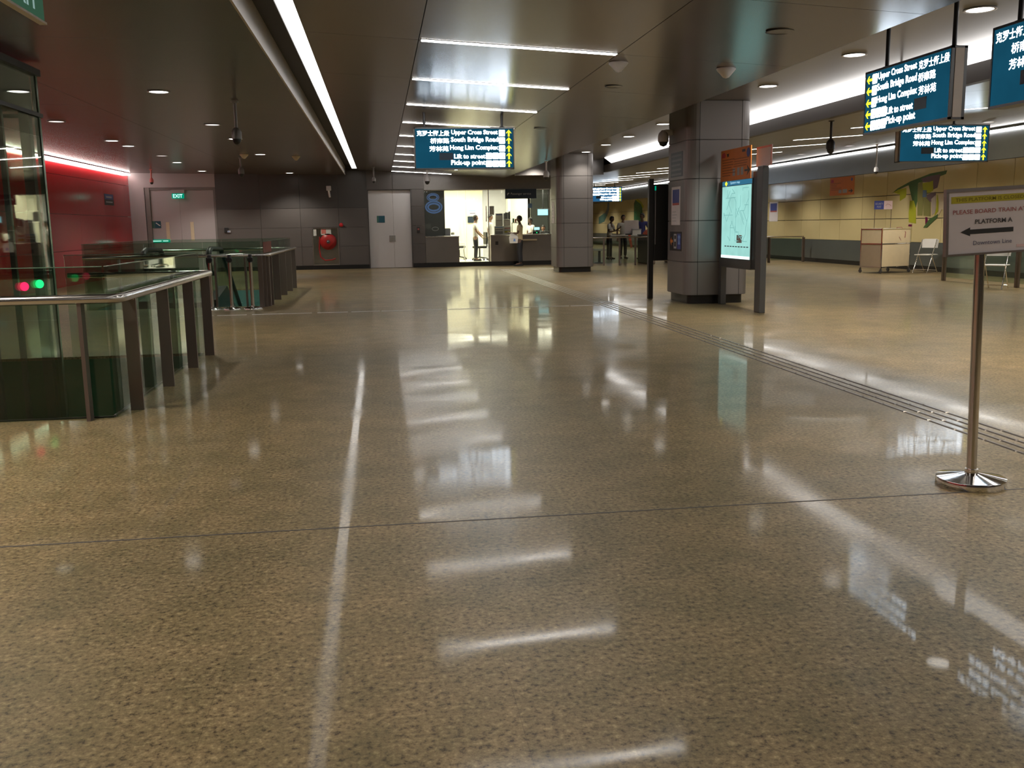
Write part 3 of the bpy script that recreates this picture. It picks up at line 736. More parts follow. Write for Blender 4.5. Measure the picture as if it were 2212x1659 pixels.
# ---- map board on two posts beside the big column (face to -x)
X0 = 5.74
t = thing('map_board', 'backlit station map board in a dark frame on two posts beside the big column', 'map board', (X0, 15.0, 0))
def yb(a): return 15.62 - a          # distance along the face from its far end
o = (X0, 15.0, 0)
k = MB(o); k.box(X0 + .004, X0 + .13, 14.34, 15.66, .64, 2.07, .01); hs = k.build('housing', M['grey_metal'], t)
k = MB(o); k.box(X0 - .002, X0 + .004, 14.36, 15.62, .80, 1.965); k.build('map_panel', M['map_lit'], t)
k = MB(o); k.box(X0 - .004, X0 - .002, 14.36, 15.62, .80, .845); k.build('glow_edge', M['map_bright'], t)
k = MB(o); k.box(X0 - .003, X0 + .004, 14.34, 15.62, 1.975, 2.05); hd = k.build('title_bar', M['map_head'], t)
k = MB(o); k.text('System map', (X0 - .003, 15.25, 1.99), YN, UP, w_=.42, h=.05, fat=.005); k.build('lettering', M['map_word'], hd)
k = MB(o); k.prism([(0, -.04), (.06, 0), (0, .04), (-.06, 0)], (X0 - .003, 15.44, 2.012), YN, UP, (-.002, 0, 0)); k.build('emblem', M['txt_yellow'], hd)
rnd = random.Random(3); k = MB(o)
for q in range(20):
    p = [Vector((X0 - .0045, yb(rnd.uniform(.15, 1.1)), rnd.uniform(1.12, 1.9)))]
    for s in range(rnd.randint(2, 4)):
        a = rnd.choice((0, 45, 90, 135, 180, 225, 270, 315)); l = rnd.uniform(.08, .28)
        n_ = p[-1] + Vector((0, math.cos(math.radians(a)) * l, math.sin(math.radians(a)) * l))
        n_.y = min(15.52, max(14.45, n_.y)); n_.z = min(1.92, max(1.08, n_.z)); p.append(n_)
    for a, b in zip(p[:-1], p[1:]):
        if (b - a).length > .03: k.bar(a, b, .010, .002, (1, 0, 0))
k.build('line_network', M['map_line'], t)
k = MB(o); k.box(X0 - .0045, X0 - .002, 14.70, 14.92, 1.055, 1.18); k.build('index_box', M['grey_plastic'], t)
k = MB(o)
for q in range(9): k.box(X0 - .0045, X0 - .002, 14.42 + q * .12, 14.50 + q * .12, .985, 1.0)
k.build('legend', M['ink_blue'], t)
for nm, y0, y1, zt in (('near', 13.93, 14.15, 2.22), ('far', 15.62, 15.74, 2.10)):
    k = MB(o); k.box(X0 + .005, X0 + .10, y0, y1, 0, zt, .006); k.build('post', M['grey_metal'], t)
b = MB(o); b.box(X0 + .02, X0 + .08, 14.15, 14.34, .66, 2.15); b.build('side_panel', M['dark_metal'], t)
plate('notice_board', 'orange station notice with icons and a right arrow on top of the map board', 'sign', (X0 - .022, 15.66, 2.055), YN, UP, 1.31, .50, .012, M['orange'],
      [('lettering', 'orange_dark', 'bars', barlines(7, .06, .55, .16, .75, 1, .3) + barlines(4, .45, .95, .42, .72, 5, .25)), ('emblem', 'red', 'poly', [(.03, .76), (.15, .76), (.17, .84), (.13, .93), (.05, .90)]),
       ('star', 'ink', 'poly', [(.22, .76), (.25, .80), (.28, .76), (.27, .83), (.29, .87), (.20, .87), (.22, .83)]),
       ('badge', 'blue', 'disc', (.92, .80, .07)), ('pictogram', 'grey_plastic', 'rect', (.42, .14, .50, .38)), ('pictogram', 'grey_plastic', 'rect', (.57, .14, .65, .38)), ('pictogram', 'grey_plastic', 'rect', (.69, .14, .77, .38)),
       ('arrow', 'ink_soft', 'poly', [(.81, .23), (.91, .23), (.885, .10), (.985, .26), (.885, .42), (.91, .29), (.81, .29)]), ('title', 'ink_soft', 'rect', (.72, .84, .82, .92))])
plate('notice_board', 'white notice board edged in red behind the orange notice on the map board', 'sign', (X0 + .06, 14.33, 2.215), YN, UP, .58, .30, .012, M['pink'],
      [('border', 'red_soft', 'rect', (0, .90, 1, 1)), ('border', 'red_soft', 'rect', (.95, 0, 1, .90))])
# ---- dark board behind the column
t = thing('map_board', 'dark blank backed board on posts, half hidden by the left side of the big column', 'map board', (5.4, 17.3, 0)); o = (5.4, 17.3, 0)
k = MB(o); k.box(5.03, 5.98, 17.24, 17.34, .70, 2.09, .01); hs = k.build('panel', M['dark_metal'], t)
k = MB(o); k.box(5.05, 5.06, 17.232, 17.238, 1.0, 2.0); k.build('trim', M['grey_plastic'], t)
k = MB(o); k.box(5.04, 5.065, 17.228, 17.238, 1.98, 2.06); k.build('glint', M['exit_green'], t, 'painted green reflection, a small indicator')  # glowing strip stands in for a green reflection on the board frame
for x in (4.935, 5.99):
    k = MB(o); k.box(x, x + .09, 17.24, 17.34, 0, 2.19, .005); k.build('post', M['dark_metal'], t)
# ---- signs on the big column's left side (face to -x)
XC = 5.187
plate('wall_sign', 'dark blue sign with rows of pale lettering high on the big column', 'sign', (XC, 16.74, 2.18), YN, UP, .66, .42, .012, M['sign_navy'], [('lettering', 'grey_metal', 'bars', [(.06, .06 + .19 * i, .94 - .05 * (i % 3), .14 + .19 * i) for i in range(5)])])
plate('poster', 'white paper poster with a dark blue block on the left side of the big column', 'poster', (XC, 16.68, 1.35), YN, UP, .50, .66, .003, M['paper'], [('picture', 'blue', 'rect', (.12, .58, .88, .93)), ('band', 'ink_red', 'rect', (.12, .52, .88, .58)), ('caption', 'grey_plastic', 'bars', barlines(4, .12, .85, .1, .42, 4, .2))])
plate('wall_sign', 'black sign with an orange left arrow and blue lift symbol on the big column', 'sign', (XC, 16.76, .90), YN, UP, .68, .335, .012, M['black'],
      [('arrow', 'orange', 'poly', [(.04, .5), (.16, .72), (.16, .57), (.28, .57), (.28, .43), (.16, .43), (.16, .28)]), ('pictogram', 'grey_plastic', 'rect', (.36, .12, .58, .88)), ('cut', 'ink', 'poly', [(.40, .62), (.54, .62), (.54, .80), (.40, .80)]), ('cut', 'ink', 'poly', [(.40, .22), (.54, .22), (.54, .48), (.40, .48)]),
       ('symbol_panel', 'blue', 'rect', (.64, .10, .95, .90)), ('figure', 'blue_light', 'poly', [(.70, .74), (.80, .84), (.90, .74), (.84, .60), (.88, .34), (.72, .34), (.76, .60)])])
plate('paper_notice', 'narrow white notice on the left side of the office column', 'poster', (5.117, 28.3, 1.42), YN, UP, .42, .62, .003, M['paper'], [('caption', 'grey_plastic', 'bars', barlines(5, .1, .9, .1, .9, 8, .2))])

# ---- far wall signs
k = thing('exit_sign', 'lit green EXIT sign above the double door', 'sign', (-6.5, WF - .06, 2.43)); o = (-6.5, WF - .06, 2.43)
b = MB(o); b.box(-6.70, -6.32, WF - .06, WF - .01, 2.42, 2.585); b.build('panel', M['exit_green'], k)
b = MB(o); b.box(-6.72, -6.30, WF - .055, WF + .08, 2.59, 2.70); b.build('bracket', M['panel_light'], k)
b = MB(o); b.text('EXIT', (-6.66, WF - .0605, 2.445), XP, UP, w_=.30, h=.115, fat=.012); b.build('lettering', M['exit_white'], k)
plate('wall_sign', 'small teal sign with a white stair symbol on the double door', 'sign', (-7.42, WF + .083, 1.47), XP, UP, .28, .23, .008, M['mur_teal'], [('panel_blue', 'sign_teal', 'rect', (.32, 0, 1, 1)), ('symbol', 'white', 'poly', [(.40, .72), (.48, .80), (.94, .36), (.86, .28)])])
plate('wall_sign', 'green strip sign low on the double door', 'sign', (-7.50, WF + .08, 1.0), XP, UP, .62, .10, .006, M['exit_green'], [('lettering', 'exit_white', 'bars', [(.08, .35, .55, .6), (.62, .35, .9, .6)])])
plate('wall_sign', 'small dark blue sign with a green edge on the single grey door', 'sign', (-.06, WF + .112, 1.54), XP, UP, .27, .23, .008, M['mur_teal'], [('panel_blue', 'sign_teal', 'rect', (.22, 0, 1, 1))])
t = thing('card_reader', 'small black card reader with a blue light right of the double door', 'card reader', (-5.0, WF - .01, 1.35)); b = MB(); b.box(-.10, .03, -.04, .01, -.06, .10, .006); b.build('body', M['black'], t); b = MB(); b.box(.0, .10, -.045, .01, -.06, .0, .004); b.build('keypad', M['grey_plastic'], t); b = MB(); b.box(.01, .06, -.048, -.045, -.04, -.015); b.build('led', M['ring_blue'], t)
t = thing('card_reader', 'small dark card reader on the grey pier left of the office window', 'card reader', (1.335, WF - .02, 1.27)); b = MB(); b.box(-.05, .05, -.03, .0, -.09, .10, .006); b.build('body', M['black'], t); b = MB(); b.box(-.03, .03, -.034, -.03, .0, .06); b.build('faceplate', M['ink_red'], t)
t = thing('alarm_bell', 'small round red alarm bell above the fire hose cabinet', 'bell', (-1.26, WF, 1.485)); b = MB(); b.lathe([(.068, -.02), (.066, -.045), (.045, -.06), (.0001, -.064)], n=20, axis='y'); b.build('gong', M['red'], t); b = MB(); b.lathe([(.05, -.02), (.05, 0)], n=16, axis='y'); b.build('base', M['black'], t)
# hose cabinet
t = thing('fire_hose_cabinet', 'glass fronted fire hose cabinet with a red hose reel in the far wall', 'cabinet', (-1.805, WF, .135)); o = (-1.805, WF, .135)
b = MB(o); x0, x1, z0, z1 = -2.24, -1.37, .14, 1.40
b.box(x0, x0 + .02, WF - .01, WF + .3, z0, z1).box(x1 - .02, x1, WF - .01, WF + .3, z0, z1).box(x0, x1, WF - .015, WF + .3, z1 - .02, z1).box(x0, x1, WF - .015, WF + .3, z0, z0 + .02).box(x0, x1, WF + .28, WF + .3, z0, z1)
b.build('frame', M['steel_dull'], t)
b = MB(o); b.box(x0 + .02, x1 - .02, WF - .002, WF + .004, z0 + .02, z1 - .02); b.build('glass_door', M['glass_clear'], t)
b = MB(o); c = (-1.72, WF + .10, .93); b.lathe([(.05, -.08), (.27, -.08), (.275, -.06), (.10, -.05), (.10, .05), (.275, .06), (.27, .08), (.05, .08)], c, 28, 'y'); rl = b.build('hose_reel', M['red'], t)
b = MB(o); b.lathe([(.06, -.10), (.06, -.075), (.03, -.11), (.0001, -.115)], c, 14, 'y'); b.build('hub', M['grey_metal'], rl)
b = MB(o); b.tube([(-2.0, WF + .12, 1.1), (-2.03, WF + .1, .7), (-2.0, WF + .1, .42), (-1.85, WF + .09, .30), (-1.6, WF + .09, .32), (-1.5, WF + .1, .36)], .022, 8); b.build('hose', M['red'], t)
b = MB(o); b.box(-1.95, -1.61, WF + .02, WF + .025, 1.16, 1.36); nt_ = b.build('notice', M['paper'], t)
b = MB(o); b.box(-1.93, -1.78, WF + .017, WF + .02, 1.20, 1.35); b.build('warning_label', M['red_soft'], nt_)
b = MB(o); b.box(-2.20, -2.10, WF + .006, WF + .010, 1.13, 1.36); b.build('inspection_card', M['paper'], t)
# red wall sign
plate('wall_sign', 'small black and blue sign on the red wall', 'sign', (XR + .006, 30.1, 1.98 + .19), YP, UP, 1.0, .33, .012, M['black'], [('blue_half', 'blue', 'rect', (.06, .52, .94, .96)), ('lettering', 'grey_plastic', 'bars', [(.18, .66, .8, .80), (.15, .22, .86, .34)])])
# near exit sign at top left (face to +x)
t = thing('exit_sign', 'green hanging exit sign cut off by the top left corner of the view', 'sign', (-2.05, 6.3, 2.70)); o = (-2.05, 6.3, 2.70)
b = MB(o); b.box(-2.075, -2.05, 5.95, 6.66, 2.712, 2.98); b.build('panel', M['exit_dim'], t)
b = MB(o); b.box(-2.085, -2.04, 5.94, 6.67, 2.698, 2.712); b.build('lower_rail', M['fascia_light'], t)
b = MB(o); b.text('EXIT', (-2.05, 6.05, 2.755), YP, UP, w_=.50, h=.18, fat=.015); b.build('lettering', M['exit_dim_white'], t)
b = MB(o); b.box(-2.10, -2.03, 5.92, 6.68, 2.98, 3.03).tube([(-2.06, 6.3, 3.0), (-2.06, 6.3, zl(-2.06))], .02, 8); b.build('bracket', M['dark_metal'], t)

# ---- right wall signs
plate('notice_board', 'orange notice with icons and an arrow on the upper yellow wall at the right', 'sign', (XW - .039, 29.75, 2.16), YN, UP, 1.62, .57, .006, M['orange'],
      [('lettering', 'orange_dark', 'bars', barlines(5, .06, .5, .3, .75, 2, .25)), ('emblem', 'red', 'poly', [(.04, .72), (.16, .72), (.14, .90), (.06, .88)]), ('badge', 'blue', 'disc', (.90, .82, .05)), ('pictogram', 'grey_plastic', 'rect', (.38, .12, .50, .30)), ('pictogram', 'grey_plastic', 'rect', (.54, .12, .72, .32)),
       ('arrow', 'ink_soft', 'poly', [(.78, .18), (.88, .18), (.86, .08), (.96, .21), (.86, .34), (.88, .24), (.78, .24)])])
plate('poster', 'narrow white poster with a blue block on the yellow wall beside the map board', 'poster', (XW - .036, 34.6, 1.37), YN, UP, .78, .72, .004, M['paper'], [('picture', 'blue', 'rect', (.12, .55, .88, .92)), ('band', 'ink_red', 'rect', (.12, .48, .88, .55))])
def mural(label, parts, o):
    t = thing('wall_mural', label, 'mural', o)
    for i, (nm, mm, poly) in enumerate(parts):
        k = MB(o); k.prism(poly, (XW - .031, 0, 0), YP, UP, (-.002 - .0007 * i, 0, 0)); k.build(nm, M[mm], t)
    return t
# ---- wall murals
mural('wall mural of an abstract lime and mauve striped flower shape on the yellow wall', [
    ('dark_outline', 'mur_green', [(25.93, 2.11), (25.64, 2.24), (24.98, 2.41), (24.49, 2.49), (24.02, 2.57), (23.27, 2.61), (23.31, 2.52), (23.55, 2.48), (23.88, 2.36), (24.48, 2.36), (25.12, 2.3), (25.58, 2.2)]),
    ('lime_petal', 'mur_lime', [(25.83, 2.14), (25.58, 2.21), (25.17, 2.24), (25.15, 2.06), (25.19, 1.98), (25.47, 1.89), (25.49, 2.07)]),
    ('green_stalk', 'mur_green', [(25.08, 2.36), (24.58, 2.39), (24.54, 2.01), (24.63, 1.69), (24.8, 1.83), (24.95, 2.11)]),
    ('olive_band', 'mur_olive', [(24.59, 2.33), (24.38, 2.38), (24.3, 2.06), (24.29, 1.47), (24.54, 1.47), (24.59, 2.01)]),
    ('lime_petal', 'mur_lime', [(24.38, 2.33), (24.0, 2.36), (23.86, 2.38), (23.85, 2.12), (24.02, 2.07), (24.3, 2.08)]),
    ('lime_leg', 'mur_lime', [(24.95, 1.89), (24.75, 1.88), (24.63, 1.68), (24.59, 1.26), (24.95, 1.3), (24.98, 1.56)]),
    ('mauve_cap', 'mur_mauve', [(24.46, 2.45), (24.15, 2.5), (23.55, 2.53), (23.66, 2.19), (23.84, 2.15), (23.88, 2.39), (24.04, 2.35), (24.33, 2.36)]),
    ('mauve_band', 'mur_mauve', [(24.13, 2.02), (23.74, 2.08), (23.71, 2.01), (23.92, 1.83), (24.11, 1.84)]),
    ('pale_band', 'mur_pale', [(23.91, 1.90), (23.71, 2.0), (23.68, 1.54), (23.84, 1.48)]),
    ('lime_edge', 'mur_lime', [(23.66, 2.01), (23.57, 1.8), (23.57, 1.57), (23.72, 1.46), (23.65, 1.67)]),
    ('olive_band', 'mur_olive', [(24.29, 1.95), (24.15, 1.95), (23.94, 1.81), (23.91, 1.45), (24.24, 1.47)]),
    ('cream_band', 'wood_shelf', [(23.55, 2.01), (23.26, 2.05), (23.24, 1.62), (23.41, 1.62), (23.51, 1.47)]),
    ('plum_spot', 'mur_plum', [(24.94, 1.24), (24.79, 1.24), (24.78, 1.18), (24.96, 1.19)]),
    ('plum_spot', 'mur_plum', [(24.14, 1.43), (24.05, 1.43), (23.98, 1.23), (24.12, 1.24)]),
    ('dark_feet', 'mur_green', [(23.95, 1.37), (23.56, 1.5), (23.58, 1.41), (23.89, 1.24), (24.04, 1.15), (24.21, 1.15)]),
    ('blue_spot', 'mur_blue', [(24.32, 2.15), (24.15, 2.14), (24.15, 1.96), (24.32, 1.96)])], (XW - .031, 24.5, 1.15))
mural('wall mural of a big upright green leaf with a lime edge beyond the gates', [
    ('leaf', 'mur_leaf', [(54.02, 2.5), (53.69, 2.69), (52.85, 2.6), (52.28, 2.31), (52.18, 1.81), (52.42, 1.4), (54.0, 1.4)]),
    ('lime_edge', 'mur_lime', [(53.69, 2.69), (53.19, 2.72), (52.53, 2.57), (51.96, 2.3), (52.11, 2.15), (52.52, 2.42)])], (XW - .031, 53, 1.4))
mural('wall mural of a blue green drooping leaf beyond the gates, below the far hanging sign', [
    ('stem', 'mur_blue', [(60.41, 2.7), (59.99, 2.69), (59.98, 2.27), (60.51, 1.91), (61.37, 1.9), (60.72, 2.28)]),
    ('leaf', 'mur_teal', [(61.37, 2.05), (60.51, 1.91), (61.37, 1.50), (62.95, 1.35), (62.95, 1.81)])], (XW - .031, 61, 1.4))

# ================================================================== BALUSTRADES
def run_glass(t, o, p0, p1, z0, z1, n, gap=.012, th=.014):
    p0 = Vector(p0); p1 = Vector(p1); d = (p1 - p0); L = d.length; d.normalize()
    for i in range(n):
        a = p0 + d * (L * i / n + gap / 2); b_ = p0 + d * (L * (i + 1) / n - gap / 2)
        k = MB(o); k.bar(Vector((a.x, a.y, (z0 + z1) / 2)), Vector((b_.x, b_.y, (z0 + z1) / 2)), th, z1 - z0)
        pn = k.build('glass_panel', M['glass_green'], t)
        k = MB(o); k.bar(Vector((a.x, a.y, z1 + .002)), Vector((b_.x, b_.y, z1 + .002)), th + .002, .006)
        k.build('glass_edge', M['glass_edge'], pn)
def fin(t, o, x, y, dx, dy, z1, m='bronze_steel', w=.09, th=.028):
    k = MB(o); k.bar((x, y, 0), (x + dx * .0, y, z1), th, w, up=(dx, dy, 0)); k.build('post', M[m], t)
    return t
def rail(t, o, pts, r=.036, m='steel'):
    k = MB(o); k.tube(pts, r, 14); return k.build('handrail', M[m], t)
# near floor opening
o = (-2.0, 7.4, 0); t = thing('glass_balustrade', 'near glass balustrade with thick steel handrail round the lift opening', 'balustrade', o)
run_glass(t, o, (-6.1, 7.42, 0), (-2.04, 7.42, 0), -.10, 1.14, 3); run_glass(t, o, (-2.03, 7.44, 0), (-2.03, 11.14, 0), -.10, 1.14, 3); run_glass(t, o, (-2.04, 11.26, 0), (-3.5, 11.26, 0), -.10, 1.14, 1)
rail(t, o, [(-6.1, 7.33, .91), (-2.0, 7.33, .91), (-1.945, 7.36, .91), (-1.92, 7.45, .91), (-1.92, 11.14, .915)]); rail(t, o, [(-1.95, 11.36, .91), (-3.5, 11.36, .91)], .03)
for x in (-2.20, -3.6, -5.0): fin(t, o, x, 7.36, 0, 1, .88)
for y in (7.72, 8.86, 10.02, 11.0): fin(t, o, -1.945, y, 1, 0, .885, w=.10, th=.024)
for y in (7.72, 8.86, 10.02, 11.0):
    k = MB(o); k.box(-2.02, -1.90, y - .02, y + .02, .872, .886); k.build('bracket', M['steel'], t)
k = MB(o); k.box(-2.06, -2.045, 7.45, 11.15, -.11, .015).box(-6.1, -2.05, 7.435, 7.45, -.11, .012); k.build('base_channel', M['dark_metal'], t)
# far floor opening
o = (-2.1, 17.85, 0); t = thing('glass_balustrade', 'far glass balustrade round the escalator opening in front of the far wall', 'balustrade', o)
run_glass(t, o, (-5.2, 17.86, 0), (-2.14, 17.86, 0), 0, 1.17, 3); run_glass(t, o, (-2.10, 17.9, 0), (-2.10, 23.2, 0), 0, 1.17, 4); run_glass(t, o, (-2.15, 23.24, 0), (-5.2, 23.24, 0), 0, 1.17, 2); run_glass(t, o, (-5.24, 23.2, 0), (-5.24, 17.9, 0), 0, 1.17, 3)
rail(t, o, [(-5.2, 17.76, .93), (-2.05, 17.76, .93), (-2.0, 17.8, .93), (-1.99, 17.9, .935), (-1.99, 23.2, .94)], .03); rail(t, o, [(-2.1, 23.34, .93), (-5.2, 23.34, .93)], .03)
for x in (-2.95, -2.42, -3.7, -4.6): fin(t, o, x, 17.79, 0, 1, .90, w=.10)
for y in (18.1, 19.4, 20.7, 22.0, 23.1): fin(t, o, -2.045, y, 1, 0, .90, w=.13, th=.03)
k = MB(o)
for q in range(3): k.box(-2.18 + .05 * q, -2.10 + .05 * q, 17.6 + .10 * q, 17.68 + .10 * q, 0, .92)
k.build('corner_screen', M['bronze_steel'], t)
k = MB(o); k.bar((-2.099, 17.95, 1.06), (-2.099, 19.2, 1.06), .004, .20); k.build('red_panel', M['red'], t, 'red panel fixed to the glass corner')
# escalator in the far opening
o = (-3.5, 19, 0); t = thing('escalator', 'dark escalator handrails inside the far balustrade', 'escalator', o)
for x in (-4.45, -3.25):
    k = MB(o); k.tube([(x, 19.3, .55), (x, 19.05, .62), (x, 18.92, .80), (x, 18.98, .98), (x, 19.2, 1.03), (x, 20.4, 1.0), (x, 23.0, -.6)], .05, 10); k.build('handrail', M['black'], t)
    k = MB(o); k.prism([(19.0, .60), (20.4, .95), (22.9, -.6), (22.9, -1.2), (20.3, .2), (19.1, .2)], (x - .01, 0, 0), YP, UP, (.02, 0, 0)); k.build('side_glass', M['glass_green'], t)
k = MB(o); k.box(-4.35, -3.35, 18.9, 20.2, -.2, .02).prism([(20.2, .02), (22.9, -1.9), (22.9, -2.2), (20.2, -.25)], (-4.35, 0, 0), YP, UP, (1.0, 0, 0)); k.build('steps', M['grey_metal'], t)
k = MB(o); k.prism([(18.95, -.3), (18.95, .06), (20.3, .25), (22.95, -1.1), (22.95, -2.4), (20.2, -.4)], (-4.6, 0, 0), YP, UP, (.2, 0, 0)).prism([(18.95, -.3), (18.95, .06), (20.3, .25), (22.95, -1.1), (22.95, -2.4), (20.2, -.4)], (-3.35, 0, 0), YP, UP, (.2, 0, 0)); k.build('truss', M['dark_metal'], t)
# stanchions
for i, (x, y, lab) in enumerate(((-2.97, 17.36, 'left of three chrome queue posts in front of the far balustrade'), (-2.63, 17.34, 'middle of three chrome queue posts in front of the far balustrade'), (-2.27, 17.33, 'right of three chrome queue posts in front of the far balustrade'))):
    if i == 0:
        t0 = t = thing('queue_post', lab, 'barrier post', (x, y, 0), 0, 'chrome queue posts')
        k = MB(); k.lathe([(.165, 0), (.165, .012), (.15, .022), (.06, .045), (.03, .055), (.0, .056)], n=28); k.build('base', M['chrome'], t)
        k = MB(); k.tube([(0, 0, .04), (0, 0, .93)], .03, 14); k.build('pole', M['steel'], t)
        k = MB(); k.lathe([(.036, .82), (.036, .94), (.03, .955), (0, .956)], n=16); k.box(-.05, .05, -.05, .02, .84, .90, .01); k.build('belt_head', M['black'], t)
    else: dup(t0, (x, y, 0), None, lab)

# ================================================================== LIFT
o = (-4.7, 10.4, 0); t = thing('glass_lift', 'glass lift shaft with dark steel frame at the left edge', 'lift', o)
LX0, LX1, LY0, LY1 = -5.75, -3.58, 9.0, 11.2
for nm, x, y in (('a', LX0, LY0), ('b', LX1, LY0), ('c', LX0, LY1), ('d', LX1, LY1)):
    k = MB(o); k.box(x - .05 if x == LX1 else x, x if x == LX1 else x + .05, y if y == LY0 else y - .05, y + .05 if y == LY0 else y, -3.19, 3.12); k.build('corner_post', M['glass_edge'] if nm == 'd' else M['dark_metal'], t)
for x0, x1, y0, y1 in ((LX1 - .02, LX1 - .008, LY0 + .05, LY1 - .05), (LX0 + .008, LX0 + .02, LY0 + .05, LY1 - .05)):
    k = MB(o); k.box(x0, x1, y0, y1, -3.18, 3.10); k.build('glass_wall', M['glass_lift'], t)
k = MB(o); k.box(LX0 + .05, LX1 - .05, LY1 - .02, LY1 - .008, -3.18, 3.10); k.build('glass_wall', M['glass_lift'], t)
k = MB(o); k.box(LX0 + .05, LX1 - .05, LY0 + .008, LY0 + .02, -3.18, 3.10); k.build('glass_wall', M['glass_lift'], t)
for z0, z1, e in ((3.05, 3.12, .03), (2.62, 2.66, .02)):
    k = MB(o); k.box(LX0 - e, LX1 + e, LY0 - e, LY1 + e, z0, z1)
    if z0 < 3:
        k = MB(o)
        for a in ((LX0 - e, LX0, LY0 - e, LY1 + e), (LX1, LX1 + e, LY0 - e, LY1 + e), (LX0, LX1, LY0 - e, LY0), (LX0, LX1, LY1, LY1 + e)): k.box(a[0], a[1], a[2], a[3], z0, z1)
    k.build('trim_band', M['black'], t)
k = MB(o); k.box(LX0 + .06, LX1 - .06, LY0 + .06, LY1 - .06, 2.68, 3.04); k.build('head_box', M['recess'], t)
for x, y, w_ in ((-3.68, 9.62, .06), (-3.70, 10.36, .05), (-3.68, 11.02, .10)):
    k = MB(o); k.box(x - w_ / 2, x + w_ / 2, y - w_ / 2, y + w_ / 2, -3.1, 2.68); k.build('mullion', M['dark_metal'], t)
k = MB(o); k.box(-3.735, -3.615, 10.962, 10.966, 1.50, 1.63); k.build('notice', M['paper'], t)
k = MB(o); k.box(LX0 + .3, LX0 + .45, 9.9, 10.3, -3.1, 2.7).box(LX0 + .9, LX0 + .98, 10.9, 11.0, -3.1, 2.7); k.build('guide_column', M['recess'], t)
for nm, y, mm in (('red_lamp', 10.22, 'dot_red'), ('green_lamp', 10.66, 'dot_green')):
    k = MB(o); k.sph((LX1 + .005, y, .86), .04, .05, .045, 14, 10); k.build(nm, M[mm], t)

# ================================================================== FLOOR GUIDE STRIPS
o = (3.9, 14, 0); t = thing('tactile_guide_strip', 'line of four raised metal guide bars running down the right half of the floor', 'guide strip', o)
for i in range(4):
    x = 3.775 + .092 * i; k = MB(o); y = 2.0 - .03 * i
    while y < 29.35:
        k.add([(x - .016, y, 0), (x + .016, y, 0), (x + .009, y + .006, .005), (x - .009, y + .006, .005), (x - .016, y + .300, 0), (x + .016, y + .300, 0), (x + .009, y + .294, .005), (x - .009, y + .294, .005)],
              [(0, 1, 2, 3), (1, 5, 6, 2), (5, 4, 7, 6), (4, 0, 3, 7), (3, 2, 6, 7)]); y += .313
    k.build('guide_bar', M['guide_metal'], t)
o = (4.6, 30.05, 0); t = thing('tactile_guide_strip', 'short cross strip of guide bars by the office column, its reflection painted pale', 'guide strip', o)
for i in range(4):
    k = MB(o); yy = 29.78 + .1 * i; x = 3.75
    while x < 5.5:
        k.box(x, x + .29, yy - .016, yy + .016, 0, .006); x += .31
    k.build('guide_bar', M['fascia_light'], t)  # pale colour stands in for the bright office reflected in the bars

# ================================================================== CEILING DEVICES
def dome(label, x, y, z, r=.09, m='cctv_white'):
    t = thing('smoke_detector', label, 'smoke detector', (x, y, z)); k = MB()
    k.lathe([(r * 1.15, -.0), (r * 1.15, -.014), (r, -.03)], n=20); k.build('base', M[m], t)
    k = MB(); k.lathe([(r, -.03), (r * .75, -.055), (r * .35, -.095), (.0001, -.105)], n=20); k.build('cup', M[m], t); return t
dome('white cone shaped smoke detector in the central ceiling, the one left of the other', 2.60, 10.3, zc(2.60))
dome('white cone shaped smoke detector in the central ceiling near the top of the big column', 3.76, 10.2, zc(3.76))
dome('yellowish smoke detector in the left ceiling, left of the pair', -3.15, 24.1, zl(-3.15), .09, 'wood_shelf')
dome('yellowish smoke detector in the left ceiling, right of the pair', -1.96, 24.5, zl(-1.96), .09, 'wood_shelf')
def ceil_ring(label, x, y, z, r):
    t = thing('ceiling_speaker', label, 'speaker', (x, y, z)); k = MB(); k.lathe([(r, -.0005), (r, -.004), (r * .9, -.006), (r * .88, -.002)], n=24); k.build('ring', M['recess'], t)
    k = MB(); k.lathe([(r * .88, -.0022), (.0001, -.0023)], n=24); k.build('grille', M['ceil_shaded'], t)
ceil_ring('dark round ceiling speaker near the top edge, left of the nearest oval downlight', 3.55, 8.3, zc(3.55), .13)
ceil_ring('dark round ceiling speaker between the smoke detectors and the columns', 2.95, 11.9, zc(2.95), .12)
ceil_ring('dark round ceiling speaker right of the central hanging sign', 2.9, 17.0, zc(2.9), .13)
def cctv(label, x, y, zt, drop, k_=1.0, m='cctv_white', wall=None):
    """drop = distance from ceiling to the lens bottom"""
    zt -= .016; t = thing('dome_camera', label, 'security camera', (x, y, zt)); r = .095 * k_
    k = MB(); k.tube([(0, 0, 0), (0, 0, -drop + .30 * k_)], .022, 8).lathe([(.05, 0), (.05, -.012), (.022, -.02)], n=12); k.build('drop_pole', M[m], t)
    k = MB(); z = -drop; k.lathe([(.03, z + .32 * k_), (r * .8, z + .28 * k_), (r, z + .24 * k_), (r, z + .11 * k_)], n=18); k.build('housing', M[m], t)
    k = MB(); k.lathe([(r * .86, z + .11 * k_), (r * .8, z + .06 * k_), (r * .5, z + .015 * k_), (.0001, z)], n=18); k.build('lens_dome', M['dark_metal'], t); return t
cctv('nearer hanging dome camera in the dark left ceiling, right of a bright downlight', -1.90, 13.9, zl(-1.9), .58, .72, 'fascia')
cctv('farther hanging dome camera in the dark left ceiling over the grey far wall', -3.36, 25.0, zl(-3.36), .48, .78, 'fascia')
cctv('small reddish hanging camera left of the exit sign', -6.75, 30.5, zl(-6.75), .45, .6, 'red_soft')  # soft red base colour on pole and housing
cctv('white dome camera hanging in front of the glass office window', 1.46, 28.6, zc(1.46), .54, .9)
cctv('small pole camera hanging above the single grey door', -.10, 30.5, zc(-.1), .50, .6, 'fascia')
